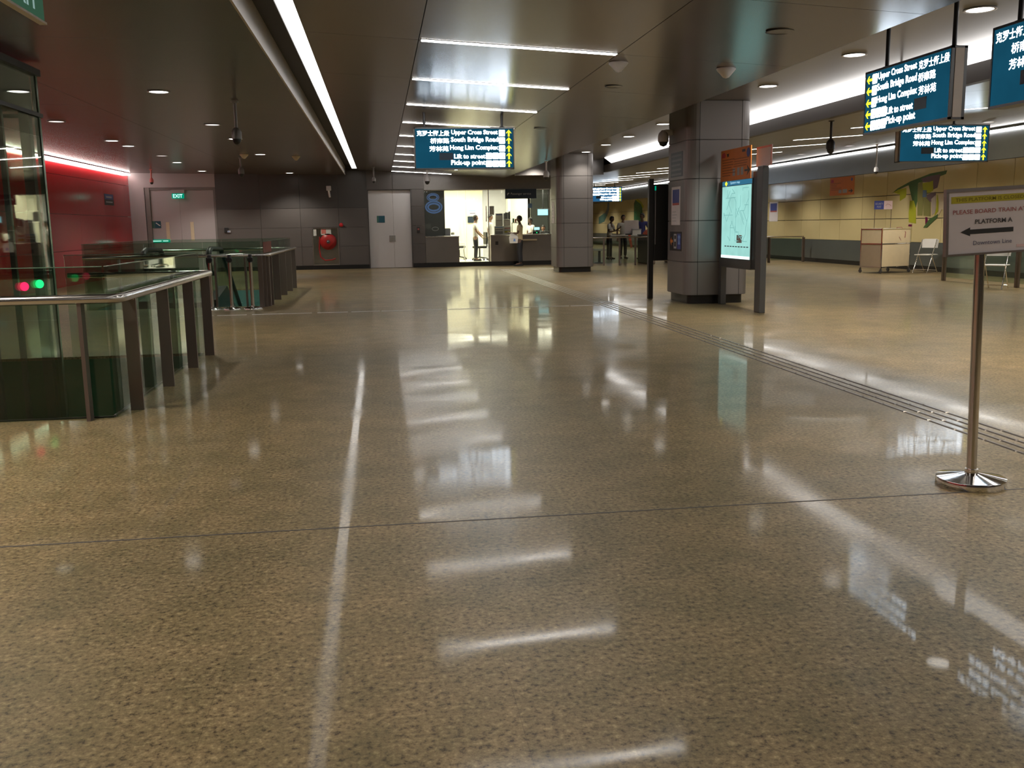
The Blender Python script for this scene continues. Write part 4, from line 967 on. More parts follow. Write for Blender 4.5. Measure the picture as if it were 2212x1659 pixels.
cctv('white dome camera hanging left of the office column', 4.26, 24.3, 2.99, .48, .78)
cctv('dark pear shaped camera hanging from the low right ceiling', 7.52, 15.4, zr(7.52), .54, .75, 'dark_metal')
cctv('white camera hanging against the metal band of the right wall', 13.5, 24.9, zr(13.5), .80, .6)
t = thing('dome_camera', 'white dome camera fixed to the upper left edge of the big column', 'security camera', (5.19, 16.7, 2.95)); k = MB(); k.box(-.14, 0, -.05, .05, -.04, .06, .01); k.build('wall_bracket', M['cctv_white'], t)
k = MB(); k.lathe([(.03, .05), (.08, .0), (.095, -.05), (.095, -.15)], (-.16, 0, 0), 16); k.build('housing', M['cctv_white'], t); k = MB(); k.lathe([(.085, -.15), (.06, -.21), (.0001, -.235)], (-.16, 0, 0), 16); k.build('lens_dome', M['black'], t)
t = thing('wall_camera', 'small white camera on the dark upper panels of the far wall', 'security camera', (-1.62, WF, 2.62)); k = MB(); k.box(-.08, .08, -.12, 0, .0, .16, .02); k.build('bracket', M['cctv_white'], t); k = MB(); k.tube([(.0, -.08, 0), (.03, -.12, -.22)], .035, 10); k.build('body', M['white'], t)
t = thing('dome_camera', 'half round dome camera under the leftward arrows sign', 'security camera', (6.9, 12.2, 2.72)); k = MB(); k.tube([(0, 0, 0), (0, 0, .68)], .015, 8); k.build('drop_pole', M['dark_metal'], t); k = MB(); k.lathe([(.02, .03), (.09, .0), (.09, -.03), (.07, -.09), (.0001, -.12)], n=16); k.build('lens_dome', M['glass_lift'], t)

# ================================================================== RIGHT SIDE FURNITURE
t = thing('display_trolley', 'cream and tan panel trolley cabinet on castors by the right wall', 'trolley', (13.24, 23.75, 0), math.radians(19.5))
W_, D_ = 1.04, .68
for sx in (-1, 1):
    for sy in (-1, 1):
        k = MB(); k.bar((sx * W_ / 2, sy * D_ / 2, .12), (sx * W_ / 2, sy * D_ / 2, 1.16), .024, .024); k.build('frame_post', M['chrome'], t)
        k = MB(); k.lathe([(.045, -.014), (.05, -.008), (.05, .008), (.045, .014)], (sx * W_ / 2, sy * D_ / 2, .05), 14, 'x').box(sx * W_ / 2 - .02, sx * W_ / 2 + .02, sy * D_ / 2 - .015, sy * D_ / 2 + .015, .09, .13); k.build('castor', M['grey_metal'], t)
for z in (.16, .76, 1.14):
    k = MB()
    for a in (((-W_ / 2, -D_ / 2), (W_ / 2, -D_ / 2)), ((W_ / 2, -D_ / 2), (W_ / 2, D_ / 2)), ((W_ / 2, D_ / 2), (-W_ / 2, D_ / 2)), ((-W_ / 2, D_ / 2), (-W_ / 2, -D_ / 2))):
        k.bar((*a[0], z), (*a[1], z), .022, .022)
    k.build('frame_rail', M['chrome'], t)
def tp(nm, x0, x1, y0, y1, z0, z1, m): k = MB(); k.box(x0, x1, y0, y1, z0, z1); k.build(nm, M[m], t)
tp('front_panel', -W_ / 2 + .012, W_ / 2 - .012, -D_ / 2 - .004, -D_ / 2 + .01, .172, .748, 'cart_cream'); tp('front_panel', -W_ / 2 + .012, W_ / 2 - .012, -D_ / 2 - .004, -D_ / 2 + .01, .772, 1.128, 'cart_cream')
tp('side_panel', -W_ / 2 - .004, -W_ / 2 + .01, -D_ / 2 + .012, D_ / 2 - .012, .172, .748, 'cart_tan'); tp('side_panel', -W_ / 2 - .004, -W_ / 2 + .01, -D_ / 2 + .012, D_ / 2 - .012, .772, 1.128, 'cart_cream')
tp('side_panel', W_ / 2 - .01, W_ / 2 + .004, -D_ / 2 + .012, D_ / 2 - .012, .172, 1.128, 'cart_cream'); tp('back_panel', -W_ / 2 + .012, W_ / 2 - .012, D_ / 2 - .01, D_ / 2 + .004, .172, 1.128, 'cart_cream'); tp('top', -W_ / 2 + .012, W_ / 2 - .012, -D_ / 2 + .012, D_ / 2 - .012, 1.13, 1.148, 'white')
t = thing('security_sign', 'small blue and white notice on two thin rods standing on the cream trolley', 'sign', (13.2, 23.9, 1.15))
for sx in (-.22, .24): k = MB(); k.tube([(sx, 0, 0), (sx, 0, .70)], .008, 6); k.build('rod', M['steel'], t)
k = MB(); k.box(-.25, .02, -.012, -.006, .50, .72); bp_ = k.build('blue_panel', M['blue'], t); k = MB(); k.text('SECURITY', (-.225, -.0122, .62), XP, UP, w_=.22, h=.05, fat=.01); k.build('lettering', M['grey_plastic'], bp_); k = MB(); k.text('POST', (-.175, -.0122, .54), XP, UP, w_=.12, h=.05, fat=.01); k.build('lettering', M['grey_plastic'], bp_)
k = MB(); k.box(.02, .26, -.012, -.006, .50, .72); bp_ = k.build('white_panel', M['pink'], t); k = MB(); k.tube([(.07, -.014, .60), (.12, -.014, .64), (.2, -.014, .61), (.22, -.014, .58)], .004, 5); k.build('scribble', M['ink_red'], bp_)
t = thing('strap', 'thin dark strap hanging down over the front of the cream trolley', 'strap', (13.52, 23.55, 1.165))
k = MB(); k.tube([(-.10, -.01, .01), (-.12, -.05, -.10), (-.06, -.09, -.25), (.0, -.06, -.33)], .008, 6).tube([(-.10, -.01, .01), (.05, .03, .012), (.14, -.03, -.12), (.12, -.04, -.26)], .008, 6); k.build('webbing', M['ink_red'], t)
def fold_chair(label, x, y, rz):
    t = thing('folding_chair', label, 'chair', (x, y, 0), rz)
    for sx in (-.20, .20):
        k = MB(); k.tube([(sx, -.26, .0), (sx, .10, .80), (sx, .12, .86)], .012, 8); k.build('leg', M['chrome'], t)
        k = MB(); k.tube([(sx * .9, .26, .0), (sx * .9, -.08, .50)], .012, 8); k.build('leg', M['chrome'], t)
    k = MB(); k.tube([(-.20, -.22, .09), (.20, -.22, .09)], .009, 6).tube([(-.18, .22, .06), (.18, .22, .06)], .009, 6); k.build('cross_bar', M['chrome'], t)
    k = MB(); k.box(-.21, .21, -.22, .20, .455, .478, .009); k.build('seat', M['white_paint'], t)
    k = MB(); k.prism([(-.215, .64), (.215, .64), (.23, .84), (.16, .87), (-.16, .87), (-.23, .84)], (0, .075, 0), XP, (0, .10, 1), (0, .018, 0)); k.build('backrest', M['white_paint'], t)
    return t
fold_chair('white folding chair right of the cream trolley', 14.08, 23.2, math.radians(-62))
fold_chair('white folding chair half hidden behind the sign stand pole', 12.05, 17.4, math.radians(-50))
def barrier(label, pts, top, nposts, m='bronze_steel', glassm='glass_green', h_glass=.74, rail_r=.025):
    o = pts[0]; t = thing('glass_barrier', label, 'barrier', o); o = Vector(o)
    for (a, b_), n in zip(zip(pts[:-1], pts[1:]), nposts):
        a = Vector(a); b_ = Vector(b_)
        for i in range(n + 1):
            p = a.lerp(b_, i / n)
            k = MB(o); d = (b_ - a).normalized(); k.bar((p.x, p.y, 0), (p.x, p.y, top - .03), .05, .09, up=(d.y, -d.x, 0)); k.build('post', M[m], t)
            if i < n:
                q = a.lerp(b_, (i + 1) / n); k = MB(o); k.bar((p.x, p.y, .1 + h_glass / 2) if 0 else p + (q - p) * .06 + Vector((0, 0, .08 + h_glass / 2)), p + (q - p) * .94 + Vector((0, 0, .08 + h_glass / 2)), .012, h_glass); k.build('glass_panel', M[glassm], t)
        k = MB(o); k.tube([a + Vector((0, 0, top)), b_ + Vector((0, 0, top))], rail_r, 10); k.build('handrail', M['steel'], t)
    return t
barrier('glass barrier with steel posts behind the sign stand at the right', [(12.62, 20.05, 0), (12.62, 15.0, 0)], .92, [4])
barrier('low glass barrier along the yellow wall between the map board and the trolley', [(14.3, 31.0, 0), (12.95, 30.7, 0), (11.6, 30.4, 0)], .86, [1, 1])
barrier('glass gate barrier with steel posts beside the office column', [(6.9, 31.4, 0), (9.0, 31.15, 0)], .93, [4])
# ================================================================== PASSENGER OFFICE
BF = WF
b = MB((3.7, BF, 0)); b.box(1.14, 6.0, BF - .02, BF + .35, 0, .148)
struct('baseboard_office', b, M['black_stone'], 'black plinth under the office counters')
b = MB((3.7, 36, 0)); b.box(1.56, 6.74, BF + .351, 38.3, 0, .13)
struct('floor_office', b, M['white_paint'], 'pale floor inside the office')
b = MB((3.7, 36, 0)); b.box(1.56, 6.74, BF + .02, 38.3, 2.78, 2.86)
struct('ceiling_office', b, M['white_paint'])
b = MB((1.53, 36, 0)); b.box(1.45, 1.56, BF + .31, 38.3, 0, 3.3)
struct('wall_office_left', b, M['cream'])
b = MB((6.8, 36, 0)); b.box(6.75, 6.84, BF + .02, 38.4, 0, 2.99)
struct('wall_office_right', b, M['panel_grey'])
b = MB((4, BF, 0)); b.box(1.565, 5.95, BF - .02, BF + .12, 2.61, 3.39).box(5.95, 6.75, BF + .02, BF + .12, .15, 2.98)
b.box(3.9, 5.95, BF - .06, BF - .02, 2.63, 2.72)
struct('wall_office_head', b, M['fascia'], 'grey fascia over the office glass')
YB = 36.6
for i, (nm, x0, x1, m, tx) in enumerate((('wall_office_back', 1.56, 2.45, 'panel_grey', None), ('wall_office_back', 2.45, 3.30, 'cream', 'brightly lit cream cupboard wall in the office'), ('wall_office_back', 3.30, 3.95, 'cream', None),
                           ('wall_office_back', 3.95, 4.85, 'grey_plastic', 'grey partition in the office'), ('wall_office_back', 4.85, 5.78, 'cream', None), ('wall_office_back', 5.78, 6.74, 'teal_stone', 'dim greenish back room of the office'))):
    yy = YB if i < 5 else YB + 1.5
    b = MB(((x0 + x1) / 2, yy, .13)); b.box(x0 + .004, x1 - .004, yy, yy + .1, .13, 2.78)
    if i == 1: b.box(x0 + .004, x1 - .004, yy - .012, yy, 2.05, 2.78).box(x0 + .45, x0 + .456, yy - .003, yy, .13, 2.05)
    if i == 4: b.box(x0 - .002, x0 + .1, YB - .5, YB, .13, 2.78).box(x1 - .1, x1, YB, YB + 1.5, .13, 2.78)
    struct(nm, b, M[m], tx)
for x, y, w2, lab in ((2.6, 35.0, .75, 'bright ceiling panel light inside the office, above the service door'), (4.3, 34.6, .75, 'bright ceiling panel light inside the office, above the middle counter'), (6.05, 35.8, .5, 'bright ceiling panel light inside the office, at its right end')):
    o = (x, y, 2.775); k = MB(o); k.box(x - w2, x + w2, y - .85, y + .85, 2.772, 2.778); f = MB(o); f.box(x - w2 - .03, x + w2 + .03, y - .88, y + .88, 2.7785, 2.7795)
    lamp('panel_light', lab, 'light', f, M['white'], k, M['lamp_booth'], o)
# counters
def counter(label, x0, x1, h, shelf=None):
    o = ((x0 + x1) / 2, BF, .15); t = thing('service_counter', label, 'counter', o)
    k = MB(o); k.box(x0, x1, BF - .01, BF + .5, .15, h - .04); k.build('front', M['counter_steel'], t)
    k = MB(o); k.box(x0 - .01, x1 + .01, BF - .03, BF + .6, h - .038, h, .006); k.build('worktop', M['steel'], t)
    if shelf:
        k = MB(o); k.box(shelf[0], shelf[1], BF - .16, BF - .012, h - .22, h - .17, .004); k.build('ledge', M['wood_shelf'], t, 'pale wooden ledge')
        k = MB(o); k.box(3.98, 4.08, BF - .02, BF - .011, .72, .84); k.build('socket', M['black'], t)
    return t
counter('short steel counter left of the office door', 1.57, 2.72, 1.05)
counter('long steel service counter right of the office door with a pale ledge', 3.83, 5.93, 1.07, (4.55, 5.42))
t = thing('glass_screen', 'tall glass office front above the counters with a glass door', 'glass screen', (3.7, BF + .2, .15)); o = (3.7, BF + .2, .15)
for x0, x1, z0 in ((1.57, 2.72, 1.06), (3.82, 4.85, 1.08), (4.86, 5.92, 1.08)):
    k = MB(o); k.box(x0, x1, BF + .2, BF + .212, z0, 2.605); k.build('glass_panel', M['glass_clear'], t)
k = MB(o); k.box(2.735, 3.765, BF + .2, BF + .212, .155, 2.605); dr = k.build('glass_door', M['glass_clear'], t)
k = MB(o); k.tube([(3.70, BF + .15, 1.52), (3.70, BF + .15, 2.05)], .018, 8).tube([(3.70, BF + .15, 1.6), (3.70, BF + .2, 1.6)], .01, 6).tube([(3.70, BF + .15, 1.97), (3.70, BF + .2, 1.97)], .01, 6); k.build('pull_handle', M['chrome'], dr)
k = MB(o); k.box(3.765, 3.80, BF + .17, BF + .24, .15, 2.605); k.build('door_post', M['steel'], t)
k = MB(o); k.box(1.57, 5.93, BF + .17, BF + .24, 2.59, 2.612); k.build('head_rail', M['fascia_light'], t)
t = thing('office_sign', 'black hanging sign reading Passenger service over the office counter', 'sign', (4.87, BF - .12, 2.28)); o = (4.87, BF - .12, 2.28)
k = MB(o); k.box(4.33, 5.42, BF - .15, BF - .09, 2.28, 2.605, .004); pn = k.build('panel', M['sign_navy'], t)
k = MB(o); k.text('Passenger service', (4.53, BF - .151, 2.39), XP, UP, w_=.70, h=.095); k.build('lettering', M['grey_plastic'], pn)
k = MB(o); k.prism([(0, 0), (.02, .0), (.04, .04), (.08, .05), (.06, .09), (.0, .06)], (4.40, BF - .151, 2.40), XP, UP, (0, -.002, 0)); k.build('symbol', M['grey_plastic'], pn)
t = thing('window_screen', 'dark grey panel with blue oval ring emblem behind the left office glass', 'panel', (1.95, BF + .3, 1.06)); o = (1.95, BF + .3, 1.06)
k = MB(o); k.box(1.57, 2.27, BF + .26, BF + .30, 1.06, 2.60); k.build('panel', M['grey_metal'], t)
def ring(cx, cz, rx, rz_, th, m):
    k = MB(o); n = 28
    for i in range(n):
        a, c = 2 * PI * i / n, 2 * PI * (i + 1) / n
        k.add([(cx + rx * math.cos(a), BF + .258, cz + rz_ * math.sin(a)), (cx + rx * math.cos(c), BF + .258, cz + rz_ * math.sin(c)), (cx + (rx + th) * math.cos(c), BF + .258, cz + (rz_ + th) * math.sin(c)), (cx + (rx + th) * math.cos(a), BF + .258, cz + (rz_ + th) * math.sin(a))], [(0, 1, 2, 3)])
    k.build('ring', M[m], t)
ring(1.88, 2.37, .12, .06, .05, 'ring_blue'); ring(1.88, 2.37, .19, .12, .025, 'ring_blue'); ring(1.90, 2.04, .17, .09, .06, 'ring_blue'); ring(1.90, 2.04, .25, .17, .05, 'ring_blue'); ring(1.93, 1.30, .10, .05, .02, 'grey_plastic')
# things in the office
def boxthing(nm, label, cat, x0, x1, y0, y1, z0, z1, m, group=None, extra=()):
    o = ((x0 + x1) / 2, (y0 + y1) / 2, z0); t = thing(nm, label, cat, o, 0, group); k = MB(o); k.box(x0, x1, y0, y1, z0, z1, min(.008, (z1 - z0) * .2)); k.build('body', M[m], t)
    for en, em, a in extra:
        k = MB(o); k.box(*a); k.build(en, M[em], t)
    return t
yc = BF + .35
boxthing('printer', 'low black machine on the left office counter', 'printer', 1.60, 1.95, yc, yc + .3, 1.052, 1.20, 'black', None, [('lid', 'dark_metal', (1.61, 1.92, yc + .02, yc + .28, 1.20, 1.24))])
t = thing('monitor', 'bright white computer screen on the left office counter', 'monitor', (2.10, yc + .1, 1.052)); k = MB(); k.box(-.13, .13, -.012, .012, .05, .33, .004); k.build('casing', M['white'], t); k = MB(); k.box(-.12, .12, -.015, -.0125, .06, .32); k.build('screen', M['screen_white'], t); k = MB(); k.box(-.08, .08, -.06, .06, 0, .012).box(-.02, .02, 0, .02, .01, .1); k.build('stand', M['white'], t)
boxthing('box', 'small grey box beside the bright screen on the left counter', 'box', 2.27, 2.46, yc, yc + .2, 1.052, 1.30, 'grey_plastic', None, [('lid', 'white', (2.265, 2.465, yc - .005, yc + .205, 1.30, 1.315))])
for i, (x0, x1, h) in enumerate(((3.98, 4.36, 1.00), (4.38, 4.62, .62), )):
    pass
def rack(label, x0, x1, z0, z1, bands):
    o = ((x0 + x1) / 2, yc, z0); t = thing('leaflet_rack', label, 'rack', o); k = MB(o); k.box(x0, x1, yc, yc + .2, z0, z1, .006); k.build('casing', M['white'], t)
    for q, (a, c, m) in enumerate(bands):
        k = MB(o); k.box(x0 + .03, x1 - .03, yc - .003, yc - .0005, z0 + (z1 - z0) * a, z0 + (z1 - z0) * c); k.build('label_strip', M[m], t)
rack('lower left white leaflet box with blue and dark strips on the counter', 4.00, 4.32, 1.072, 1.36, [(.12, .22, 'ink'), (.3, .36, 'ink'), (.55, .62, 'ink_soft'), (.8, .9, 'blue_light')])
rack('upper left white leaflet box with a blue heading on the counter', 4.04, 4.30, 1.362, 1.80, [(.86, .93, 'blue'), (.42, .44, 'ink_soft')])
rack('lower right white leaflet box with a red strip on the counter', 4.33, 4.58, 1.072, 1.36, [(.70, .78, 'red'), (.2, .4, 'yellow')])
rack('upper right white leaflet box under the standing files', 4.33, 4.57, 1.362, 1.585, [(.88, .95, 'ink_soft')])
for i in range(4):
    x = 4.335 + .062 * i
    boxthing('file_box', '%s grey magazine file standing on the leaflet boxes' % ('leftmost', 'second', 'third', 'rightmost')[i], 'file box', x, x + .05, yc + .02, yc + .18, 1.588, 1.80 + .02 * (i % 2) + .015 * i, 'grey_plastic' if i % 2 == 0 else 'grey_metal', 'magazine files on the leaflet boxes')
boxthing('shelf_unit', 'low pale shelf with small packets behind the standing files', 'shelf', 4.62, 4.86, yc + .05, yc + .25, 1.45, 1.48, 'white', None, [('packet', 'mur_leaf', (4.66, 4.72, yc + .1, yc + .14, 1.48, 1.62)), ('packet', 'ink_red', (4.74, 4.80, yc + .1, yc + .14, 1.48, 1.60)), ('support', 'grey_plastic', (4.63, 4.65, yc + .1, yc + .2, 1.072, 1.45))])
boxthing('notice_paper', 'white paper notice on the glass beside the door handle', 'poster', 3.82, 3.98, BF + .213, BF + .216, 1.75, 2.05, 'paper')
boxthing('wall_notice', 'white and blue notice on the cream wall behind the standing officer', 'poster', 3.38, 3.70, YB - .006, YB - .002, 1.78, 2.02, 'paper', None, [('strip', 'blue_light', (3.41, 3.67, YB - .008, YB - .0065, 1.93, 1.96)), ('strip', 'ink_blue', (3.45, 3.66, YB - .008, YB - .0065, 1.84, 1.87))])
boxthing('wall_screen', 'dark wall screen below the blue notice in the office', 'monitor', 3.36, 3.72, YB - .06, YB - .002, 1.50, 1.74, 'sign_navy', None, [('mount', 'grey_metal', (3.5, 3.6, YB - .0018, YB + .0, 1.58, 1.66))])
t = thing('pole_rack', 'tall slim pale door frame standing in the office behind the short counter', 'door frame', (3.25, YB - .25, .13)); k = MB(); k.box(-.16, -.12, -.03, .03, 0, 1.9).box(-.02, .02, -.03, .03, 0, 1.9).box(-.16, .02, -.03, .03, 1.9, 1.94); k.build('uprights', M['cream'], t)
boxthing('monitor', 'glowing cyan display hanging in the back room of the office', 'monitor', 5.95, 6.45, 36.0, 36.06, 1.72, 1.98, 'dark_metal', None, [('screen', 'screen_cyan', (5.97, 6.36, 35.995, 35.999, 1.74, 1.96)), ('hanger', 'dark_metal', (6.15, 6.2, 36.0, 36.03, 1.98, 2.775))])
boxthing('monitor', 'small cyan till screen on the counter beside the customer', 'monitor', 5.40, 5.62, yc + .05, yc + .08, 1.20, 1.31, 'dark_metal', None, [('screen', 'screen_cyan', (5.415, 5.605, yc + .046, yc + .0495, 1.21, 1.30)), ('stand', 'dark_metal', (5.48, 5.54, yc + .05, yc + .12, 1.072, 1.2))])
boxthing('till', 'dark ticket machine with a green light on the right end of the counter', 'till', 5.34, 5.58, yc - .08, yc + .04, 1.072, 1.16, 'dark_metal', None, [('light', 'dot_green', (5.47, 5.50, yc - .083, yc - .0805, 1.10, 1.13))])
boxthing('card_terminal', 'small white card terminal right of the till', 'card terminal', 5.62, 5.78, yc - .08, yc + .04, 1.072, 1.17, 'white')
boxthing('glass_sticker', 'small blue and white triangular sticker on the office glass', 'sticker', 5.18, 5.32, BF + .213, BF + .215, 1.97, 2.12, 'blue_light', None, [('symbol', 'white', (5.22, 5.28, BF + .2155, BF + .2165, 2.03, 2.09))])
def office_chair(label, x, y, rz):
    t = thing('office_chair', label, 'chair', (x, y, .13), rz, 'dark office chairs')
    k = MB(); k.box(-.23, .23, -.22, .22, .44, .52, .03); k.build('seat', M['black'], t)
    k = MB(); k.box(-.21, .21, .20, .26, .58, 1.02, .025); k.build('backrest', M['black'], t)
    k = MB(); k.tube([(0, .2, .46), (0, .28, .5), (0, .27, .7)], .02, 8); k.build('back_support', M['dark_metal'], t)
    k = MB(); k.tube([(0, 0, .10), (0, 0, .45)], .028, 10); k.build('column', M['dark_metal'], t)
    for i in range(5):
        a = 2 * PI * i / 5 + .3; k = MB(); k.tube([(0, 0, .12), (.28 * math.cos(a), .28 * math.sin(a), .075)], [.022, .014], 8); lg = k.build('base_arm', M['black'], t)
        k = MB(); k.sph((.28 * math.cos(a), .28 * math.sin(a), .033), .032, .032, .032, 10, 6); k.build('castor', M['black'], lg)
    return t
c1 = office_chair('dark office chair just behind the standing officer', 3.62, 34.9, math.radians(-80))
dup(c1, (2.95, 35.9, .13), math.radians(75), 'dark office chair deeper in the office behind the white plastic chair')
t = thing('plastic_chair', 'white plastic garden chair behind the short counter in the office', 'chair', (2.72, 34.6, .13), math.radians(25))
k = MB(); k.box(-.24, .24, -.22, .22, .41, .44, .012); k.build('seat', M['white_paint'], t)
k = MB(); k.tube([(-.22, .2, .42), (-.21, .26, .80), (-.12, .29, .92), (.12, .29, .92), (.21, .26, .80), (.22, .2, .42)], .022, 8)
for s in (-.1, 0, .1): k.bar((s, .21, .43), (s, .28, .90), .05, .012, (0, 1, 0))
k.build('backrest', M['white_paint'], t)
for sx in (-1, 1):
    for sy in (-1, 1): k = MB(); k.tube([(sx * .21, sy * .2, .42), (sx * .25, sy * .25, 0)], [.026, .02], 8); k.build('leg', M['white_paint'], t)
    k = MB(); k.tube([(sx * .23, -.2, .42), (sx * .26, -.2, .64), (sx * .26, .1, .66), (sx * .22, .24, .66)], .02, 8); k.build('armrest', M['white_paint'], t)

# ================================================================== PEOPLE
def skin_mesh(nodes, edges, root, sub=2):
    bm = bmesh.new(); ly = bm.verts.layers.skin.verify(); vs = {}
    for n, (p, r) in nodes.items():
        v = bm.verts.new(p); v[ly].radius = (r, r) if not isinstance(r, tuple) else r; v[ly].use_root = (n == root); vs[n] = v
    for a, b_ in edges: bm.edges.new((vs[a], vs[b_]))
    me = bpy.data.meshes.new('tmp'); bm.to_mesh(me); bm.free()
    ob = bpy.data.objects.new('tmp', me); COL.objects.link(ob)
    m1 = ob.modifiers.new('s', 'SKIN'); m1.use_smooth_shade = True; m1.branch_smoothing = .4
    m2 = ob.modifiers.new('d', 'SUBSURF'); m2.levels = sub; m2.render_levels = sub
    bpy.context.view_layer.update()
    out = bpy.data.meshes.new_from_object(ob.evaluated_get(bpy.context.evaluated_depsgraph_get()))
    bpy.data.objects.remove(ob); bpy.data.meshes.remove(me)
    return out
def addmesh(k, me, mi=0):
    k.mi = mi; k.add([v.co.copy() for v in me.vertices], [list(p.vertices) for p in me.polygons], True); k.mi = 0
def person(label, loc, rz, h=1.70, shirt='shirt_white', legs='trousers', skin='skin', arms=None, head=(0, 0), seated=False, lean=0.0, longhair=False, feet=None, group=None):
    t = thing('person', label, 'person', loc, rz, group)
    H_ = h; P = lambda x, y, z: Vector((x * H_, (y - lean * max(0, z - .52)) * H_, z * H_)); R = lambda r: r * H_
    dz = -.25 if seated else 0
    Q = lambda x, y, z: P(x, y, z + dz)
    arms = arms or {}
    N = {}; E = []
    def nd(n, p, r): N[n] = (p, R(r) if not isinstance(r, tuple) else (R(r[0]), R(r[1])))
    nd('pel', Q(0, 0, .52), (.072, .052)); nd('bel', Q(0, 0, .60), (.066, .048)); nd('che', Q(0, .004, .715), (.078, .054)); nd('upc', Q(0, .006, .785), (.062, .042)); nd('nek', Q(0, 0, .842), .030); nd('hea', Q(0, -.008, .885), .032)
    E += [('pel', 'bel'), ('bel', 'che'), ('che', 'upc'), ('upc', 'nek'), ('nek', 'hea')]
    legp = {}
    for s, q in ((-1, 'R'), (1, 'L')):
        e_, w_ = arms.get(q, ((s * .135, .01, .63), (s * .14, -.03, .49)))
        sh = Q(s * .098, .004, .795); el = Q(*e_); wr = Q(*w_)
        nd('sh' + q, sh, .034); nd('el' + q, el, .0245); nd('wr' + q, wr, .0165)
        d = (wr - el).normalized(); side = d.cross(Vector((1, 0, 0))); side = (Vector((s, 0, 0)) - d * d.x * s)
        if side.length < .3: side = Vector((0, -1, 0)) - d * d.y * -1
        side.normalize(); nrm = d.cross(side)
        pm = wr + d * R(.030); nd('pm' + q, pm, (.020, .013)); kn = wr + d * R(.052); nd('kn' + q, kn, (.021, .011))
        E += [('upc', 'sh' + q), ('sh' + q, 'el' + q), ('el' + q, 'wr' + q), ('wr' + q, 'pm' + q), ('pm' + q, 'kn' + q)]
        for i, (off, ln) in enumerate(((-.018, .040), (-.006, .046), (.006, .043), (.018, .034))):
            a = kn + side * R(off) + d * R(.010); c = a + d * R(ln * .5) + nrm * R(.006); f2 = c + d * R(ln * .42) + nrm * R(.014)
            for nn, pp in (('a', a), ('b', c), ('c', f2)): nd('f%d%s%s' % (i, nn, q), pp, .0052)
            E += [('kn' + q, 'f%da%s' % (i, q)), ('f%da%s' % (i, q), 'f%db%s' % (i, q)), ('f%db%s' % (i, q), 'f%dc%s' % (i, q))]
        ta = pm + side * R(-.026) + d * R(.004); tb = ta + (side * -.6 + d).normalized() * R(.026)
        nd('ta' + q, ta, .0062); nd('tb' + q, tb, .0055); E += [('pm' + q, 'ta' + q), ('ta' + q, 'tb' + q)]
        if seated: hp, kn_, an = Q(s * .052, -.01, .50), Q(s * .065, -.24, .53), Q(s * .062, -.22, .29)
        else:
            fy = (feet or {}).get(q, 0.0); hp, kn_, an = P(s * .050, 0, .50), P(s * .054, -.012 + fy * .5, .285), Vector((s * .056 * H_, (.008 + fy) * H_, .045 * H_))
        to = an + Vector((s * .012, -.085, -.022)) * H_
        nd('hp' + q, hp, .055); nd('kne' + q, kn_, .034); nd('an' + q, an, .022); nd('to' + q, to, (.022, .014))
        E += [('pel', 'hp' + q), ('hp' + q, 'kne' + q), ('kne' + q, 'an' + q), ('an' + q, 'to' + q)]
        legp[q] = (hp, kn_, an, to)
    k = MB(); addmesh(k, skin_mesh(N, E, 'pel', 1))
    # head
    hc = Q(0, -.012, .928); yaw, tilt = head; Rm = Matrix.Rotation(math.radians(yaw), 3, 'Z') @ Matrix.Rotation(math.radians(tilt), 3, 'X')
    hb = MB(); hb.sph((0, 0, 0), .044, .054, .066, 18, 14)
    for v in hb.v:
        if v.z < 0: v.x *= 1 + v.z * 5.0; v.y = v.y * (1 + v.z * 3.0) - max(0, -v.z - .02) * .12
        if v.y > 0: v.y *= 1.04
    hb.prism([(0, .012), (-.011, -.010), (0, -.014)], (-.005, -.050, 0), (0, 1, 0), (0, 0, 1), (.010, 0, 0))
    for s in (-1, 1): hb.sph((s * .043, .004, -.004), .007, .012, .017, 8, 6)
    hb.mi = 1
    for s in (-1, 1): hb.sph((s * .017, -.0485, .004), .0055, .003, .0032, 8, 5); hb.box(s * .017 - .010, s * .017 + .010, -.0515, -.049, .014, .017)
    hb.mi = 2; hb.box(-.013, .013, -.0475, -.043, -.034, -.029)
    n0 = len(k.v); vs = [hc + Rm @ (v * H_) for v in hb.v]
    for f, m_, s_ in zip(hb.f, hb.m, hb.sm): k.f.append([i + n0 for i in f]); k.m.append(m_); k.sm.append(s_)
    k.v += vs
    k.build('body', [M[skin], M['ink'], M['ink_red']], t)
    # hair
    hr = MB(); hr.sph((0, .004, .008), .0475, .057, .066, 18, 14)
    keep = []
    for f in hr.f:
        c = sum((hr.v[i] for i in f), Vector()) / len(f)
        lim = -.030 if longhair else -.012
        if (c.y < -.020 and c.z < .036) or (c.y <= .012 and c.z < (.014 if not longhair else -.03)) or (c.z < lim - (.02 if c.y > .02 else 0)): continue
        keep.append(f)
    h2 = MB(); h2.v = [hc + Rm @ (v * H_) for v in hr.v]; h2.f = keep; h2.m = [0] * len(keep); h2.sm = [True] * len(keep)
    ho = h2.build('hair', M['hair'], t); sd = ho.modifiers.new('thickness', 'SOLIDIFY'); sd.thickness = .006 * H_; sd.offset = 0
    # shirt
    N2 = {'pel': (Q(0, 0, .50), (R(.082), R(.062))), 'bel': (Q(0, 0, .60), (R(.080), R(.060))), 'che': (Q(0, .003, .715), (R(.088), R(.064))), 'upc': (Q(0, .006, .788), (R(.070), R(.050))), 'col': (Q(0, .002, .825), R(.040))}
    E2 = [('pel', 'bel'), ('bel', 'che'), ('che', 'upc'), ('upc', 'col')]
    for q in 'RL':
        sh, el = N['sh' + q][0], N['el' + q][0]
        N2['s' + q] = (sh, R(.044)); N2['m' + q] = (sh.lerp(el, .42), R(.040)); N2['e' + q] = (sh.lerp(el, .72), R(.038)); E2 += [('upc', 's' + q), ('s' + q, 'm' + q), ('m' + q, 'e' + q)]
